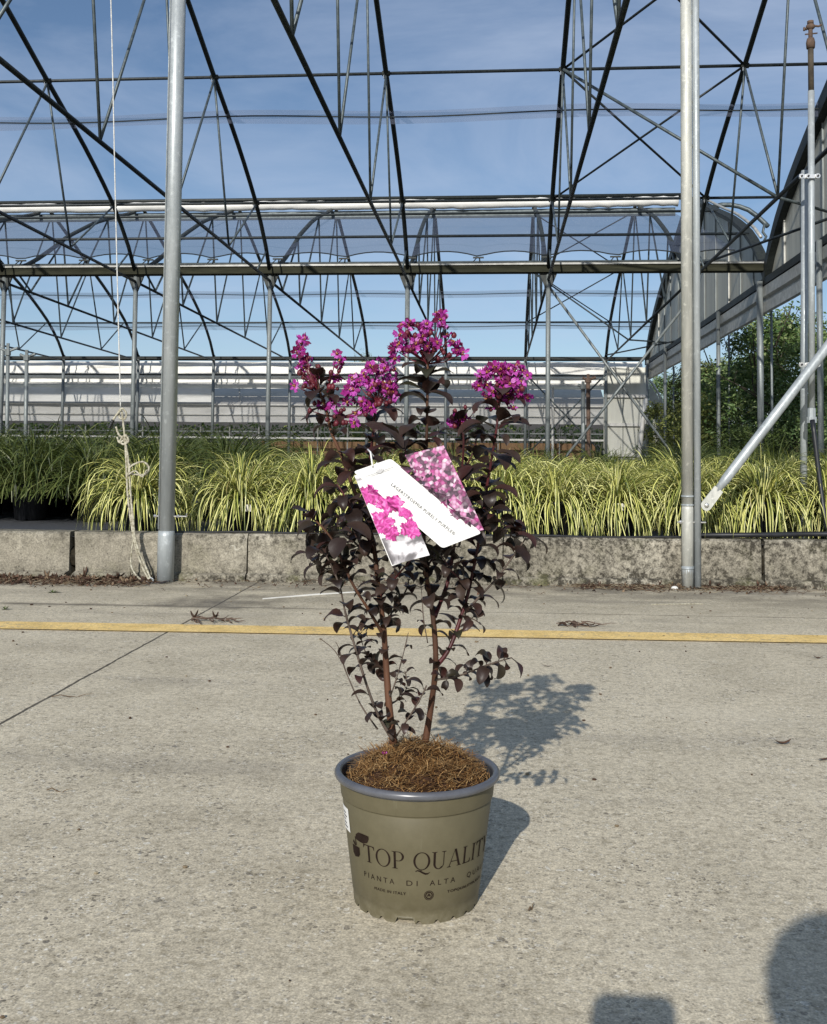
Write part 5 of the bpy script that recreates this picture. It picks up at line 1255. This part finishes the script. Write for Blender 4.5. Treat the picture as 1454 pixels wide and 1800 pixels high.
for pl_ in ([(.0, .0), (.30, .0), (.0, .22)], [(.02, .70), (.45, .72), (.80, .66), (.99, .62), (.99, .99), (.02, .99)]): print_poly(P1_, n1, [pl_], 'print', M['photo_bg'], c1, .0003)
def blossom(cx, cy, r, asp, seed, lobes=6):
    rr = random.Random(seed); pl = []; n = 90; ph = rr.uniform(0, 6)
    for i in range(n):
        a = 2*math.pi*i/n; q = r*(.92+.13*math.cos(lobes*a+ph)+.08*math.cos(3*a+ph*2)+.07*math.sin(17*a+ph)+.05*math.sin(29*a)+.05*rr.uniform(-1, 1)); pl.append((cx+q*math.cos(a)/asp, cy+q*math.sin(a)))
    return pl
asp = (P1_[1]-P1_[0]).length/(P1_[3]-P1_[0]).length
def fan(P, nrm, pl, c, name, m, parent, off):
    mb = MB(); mb.v.append(tuple(on_card(P, nrm, c[0], c[1], off)))
    for u, v in pl: mb.v.append(tuple(on_card(P, nrm, min(.995, max(.005, u)), min(.995, max(.005, v)), off)))
    n = len(pl)
    for i in range(n): mb.face([0, 1+i, 1+(i+1) % n])
    return tl_(mb).build(name, m, parent)
# the large printed blossoms lie over the picture panel and run on below the white strip
for i, (cx, cy, r) in enumerate(((.11, .24, .105), (.50, .36, .115), (.20, .54, .12), (.85, .50, .075), (.80, .68, .105), (.30, .67, .085))):
    fan(P1_, n1, blossom(cx, cy, r, asp, i), (cx, cy), 'printed_blossom', M['photo_pink'], c1, .0006+.0001*i)
print_poly(P2_, n2, [[(.0, .0), (1, 0), (1, 1), (0.45, 1), (.0, .6)]], 'print', M['photo_field'], c2, .0003)
# blossoms printed on the white strip itself where the picture runs over the fold
aw = (Pw[1]-Pw[0]).length/(Pw[3]-Pw[0]).length
def to_uv(P, nrm, x, y):
    d = ray(x, y); t = (P[0]-CAM).dot(nrm)/d.dot(nrm); q = CAM+d*t-P[0]; a = P[1]-P[0]; b_ = P[3]-P[0]
    aa, bb, ab = a.dot(a), b_.dot(b_), a.dot(b_); det = aa*bb-ab*ab; qa, qb = q.dot(a), q.dot(b_); return (qa*bb-qb*ab)/det, (qb*aa-qa*ab)/det
def clip_fan(pts_px, name, m, off):
    uv = [to_uv(Pw, nw, x, y) for x, y in pts_px]; c = (sum(u for u, v in uv)/len(uv), sum(v for u, v in uv)/len(uv)); fan(Pw, nw, uv, c, name, m, cw, off)
rr = random.Random(9)
def blob_px(cx, cy, rx, ry, k=60, rough=.16):
    ph = rr.uniform(0, 6); return [(cx+rx*(1+rough*math.sin(7*a+ph)+rough*.6*math.sin(13*a+ph*2))*math.cos(a), cy+ry*(1+rough*math.sin(6*a+ph)+rough*.5*math.cos(17*a))*math.sin(a)) for a in [2*math.pi*i/k for i in range(k)]]
for i, (cx, cy, rx, ry) in enumerate(((647, 866, 16, 13), (690, 885, 19, 14), (683, 893, 12, 12))): clip_fan(blob_px(cx, cy, rx, ry), 'printed_blossom', M['photo_pink'], .0004+.0001*i)
for i, (cx, cy, rx, ry) in enumerate(((785, 870, 14, 20), (765, 858, 14, 11), (808, 900, 17, 12), (828, 912, 14, 12), (745, 838, 12, 10), (728, 822, 10, 8))): clip_fan(blob_px(cx, cy, rx, ry), 'printed_blossom', M['photo_field'], .0004+.0001*i)
ux = (Pw[3]-Pw[0]).normalized(); uyv = nw.cross(ux).normalized()
if uyv.dot(Pw[1]-Pw[0]) < 0: uyv = -uyv
def card_text(txt, x, y, size, m, parent, ux_, uy_, sp_=1.0, name='lettering'):
    V, Fc, w_ = text_mesh(txt, size, sp_); d = ray(x, y); t = (Pw[0]-CAM).dot(nw)/d.dot(nw); o_ = CAM+d*t+nw*.0007
    mb = MB(); mb.v = [tuple(o_+ux_*a+uy_*b_) for a, b_ in V]
    for f in Fc: mb.face(f)
    return tl_(mb).build(name, m, parent), w_
lt = at(688, 849, YT); L_ = (at(796, 934, YT)-lt)
V, Fc, w_ = text_mesh('LAGERSTROEMIA PURELY PURPLE', .0085, 1.15)
dirx = (at(796, 930, YT)-at(690, 846, YT)); size = .0085*dirx.length/w_
dx_ = dirx.normalized(); dy_ = nw.cross(dx_); dy_ = dy_ if dy_.z > 0 else -dy_
card_text('LAGERSTROEMIA PURELY PURPLE®', 687, 853, min(size, .0075), M['printblack'], cw, dx_, dy_, 1.15)
hx = (Pw[1]-Pw[0]).normalized(); hy = nw.cross(hx); hy = hy if hy.z > 0 else -hy
for j_, (v_0, w_) in enumerate(((.083, .36), (.098, .26))): print_poly(Pw, nw, [[(.50-w_, v_0), (.50+w_, v_0), (.50+w_, v_0+.006), (.50-w_, v_0+.006)]], 'print', M['printgrey'], cw, .0006)
lg = MB(); o_ = at(668, 828, YT+.001)+nw*.0008
for a in (-.9, -.45, 0, .45, .9):
    d = hx*math.sin(a)+hy*math.cos(a); s_ = hx*math.cos(a)-hy*math.sin(a); b = len(lg.v); base_ = o_-hy*.003
    lg.v += [tuple(base_), tuple(base_+d*.0045+s_*.0010), tuple(base_+d*.0075), tuple(base_+d*.0045-s_*.0010)]; lg.face([b, b+1, b+2, b+3])
tl_(lg).build('emblem', M['printgrey'], cw)

tb_ = MB(); q0 = at(655, 820, YT-.001); tb_.tube([q0, q0+Vector((-.004, .01, .018)), q0+Vector((-.012, .045, .022)), q0+Vector((-.006, .085, .010)), q0+Vector((.004, .05, .012)), q0+Vector((.003, .004, .001))], .0011, 6)
tl_(tb_).build('tie', M['card'], tg, smooth=True)

# ------------------------------------------------------------------ photographer (casts the shadows at the lower right)
M['skin'] = mat('skin', (.55, .33, .24), .55); M['cloth'] = speckled('dark_jacket', (.03, .035, .05), (.05, .055, .075), 40, .9); M['hair'] = mat('hair', (.03, .02, .015), .8)
def skin_obj(name, joints, edges, root, m, parent=None, loc=None):
    me = bpy.data.meshes.new(name); me.from_pydata([j[:3] for j in joints], edges, []); o = bpy.data.objects.new(name, me); col.objects.link(o); me.materials.append(m)
    md = o.modifiers.new('skin', 'SKIN')
    if not me.skin_vertices:
        bm = bmesh.new(); bm.from_mesh(me); bm.verts.layers.skin.verify(); bm.to_mesh(me); bm.free()
    for i, j in enumerate(joints): me.skin_vertices[0].data[i].radius = (j[3], j[3]*(j[4] if len(j) > 4 else 1)); me.skin_vertices[0].data[i].use_root = (i == root)
    ss = o.modifiers.new('sub', 'SUBSURF'); ss.levels = 1; ss.render_levels = 2; md.use_smooth_shade = True
    if parent: o.parent = parent
    return o
ps = empty('person', (.30, -.45, 0), 'crouching photographer in a dark jacket whose head shadow falls at the lower right', 'person')
# head centre: its shadow must fall on the lower right corner
hc = Vector((.165, -.36, .785)) - Vector((.30, -.45, 0))
J = [(0, -.08, .20, .13, .9), (.0, -.10, .38, .12, .85), (-.05, -.06, .55, .14, .75), (-.12, .02, .66, .055), (hc.x, hc.y-.01, hc.z-.03, .075),
     (.14, .0, .60, .06), (.20, .14, .42, .045), (-.02, .36, .44, .032), (-.235, .405, .495, .026),
     (-.24, -.02, .60, .06), (-.36, .12, .45, .045), (-.39, .36, .44, .032), (-.37, .408, .495, .026),
     (.13, .02, .19, .09), (.17, .26, .42, .07), (.17, .12, .06, .05), (.17, .28, .035, .04),
     (-.13, .0, .19, .09), (-.10, .12, .10, .06), (-.12, -.22, .06, .05), (-.12, -.30, .03, .04)]
E_ = [(0, 1), (1, 2), (2, 3), (3, 4), (2, 5), (5, 6), (6, 7), (7, 8), (2, 9), (9, 10), (10, 11), (11, 12), (0, 13), (13, 14), (14, 15), (15, 16), (0, 17), (17, 18), (18, 19), (19, 20)]
skin_obj('body', J, E_, 0, M['cloth'], ps)
mb = MB(); mb.ball(hc+Vector((0, 0, .01)), .098, 20, (.80, .98, 1.2)); mb.ball(hc+Vector((0, .098, -.01)), .014, 8, (.8, 1, 1.4))
for sx in (-1, 1): mb.ball(hc+Vector((sx*.08, -.005, 0)), .022, 8, (.35, .8, 1.3)); mb.ball(hc+Vector((sx*.030, .084, .018)), .012, 8)
mb.ball(hc+Vector((0, .088, -.05)), .02, 8, (1.2, .4, .35)); mb.build('head', M['skin'], ps, smooth=True)
mb = MB(); mb.ball(hc+Vector((0, -.018, .012)), .118, 20, (1.0, .98, 1.08)); mb.build('hair', M['hair'], ps, smooth=True)
for (hx_, hz_, sg_) in ((-.235, .50, 1), (-.37, .50, -1)):
    hj = [(hx_, .405, hz_-.01, .018), (hx_-sg_*.012, .415, hz_+.02, .016)]; he = [(0, 1)]
    for k in range(4):
        b = len(hj); z_ = hz_-.015+.017*k; hj += [(hx_-sg_*.012, .420, z_, .0085), (hx_-sg_*.020, .432, z_+.002, .0078), (hx_-sg_*.036, .443, z_+.002, .007)]; he += [(1, b), (b, b+1), (b+1, b+2)]
    b = len(hj); hj += [(hx_+sg_*.0, .415, hz_+.035, .009), (hx_-sg_*.015, .418, hz_+.046, .008)]; he += [(0, b), (b, b+1)]
    skin_obj('hand', hj, he, 0, M['skin'], ps)
ph = MB(); oc = []
for cx_, cz_, a0_ in ((-.006, .603, 0), (-.065, .603, 90), (-.065, .476, 180), (-.006, .476, 270)):
    for k in range(6): a_ = R(a0_+18*k); oc.append((cx_+.014*math.cos(a_), cz_+.014*math.sin(a_)))
for yy_ in (-.020, -.011): ph.v += [(x, yy_, z) for x, z in oc]
k = len(oc); ph.face(list(range(k))); ph.face([k+i for i in reversed(range(k))])
for i in range(k): ph.face([i, (i+1) % k, k+(i+1) % k, k+i])
o = ph.build('mobile_phone', M['black'], label='slim black mobile phone held up by the crouching photographer', cat='phone')
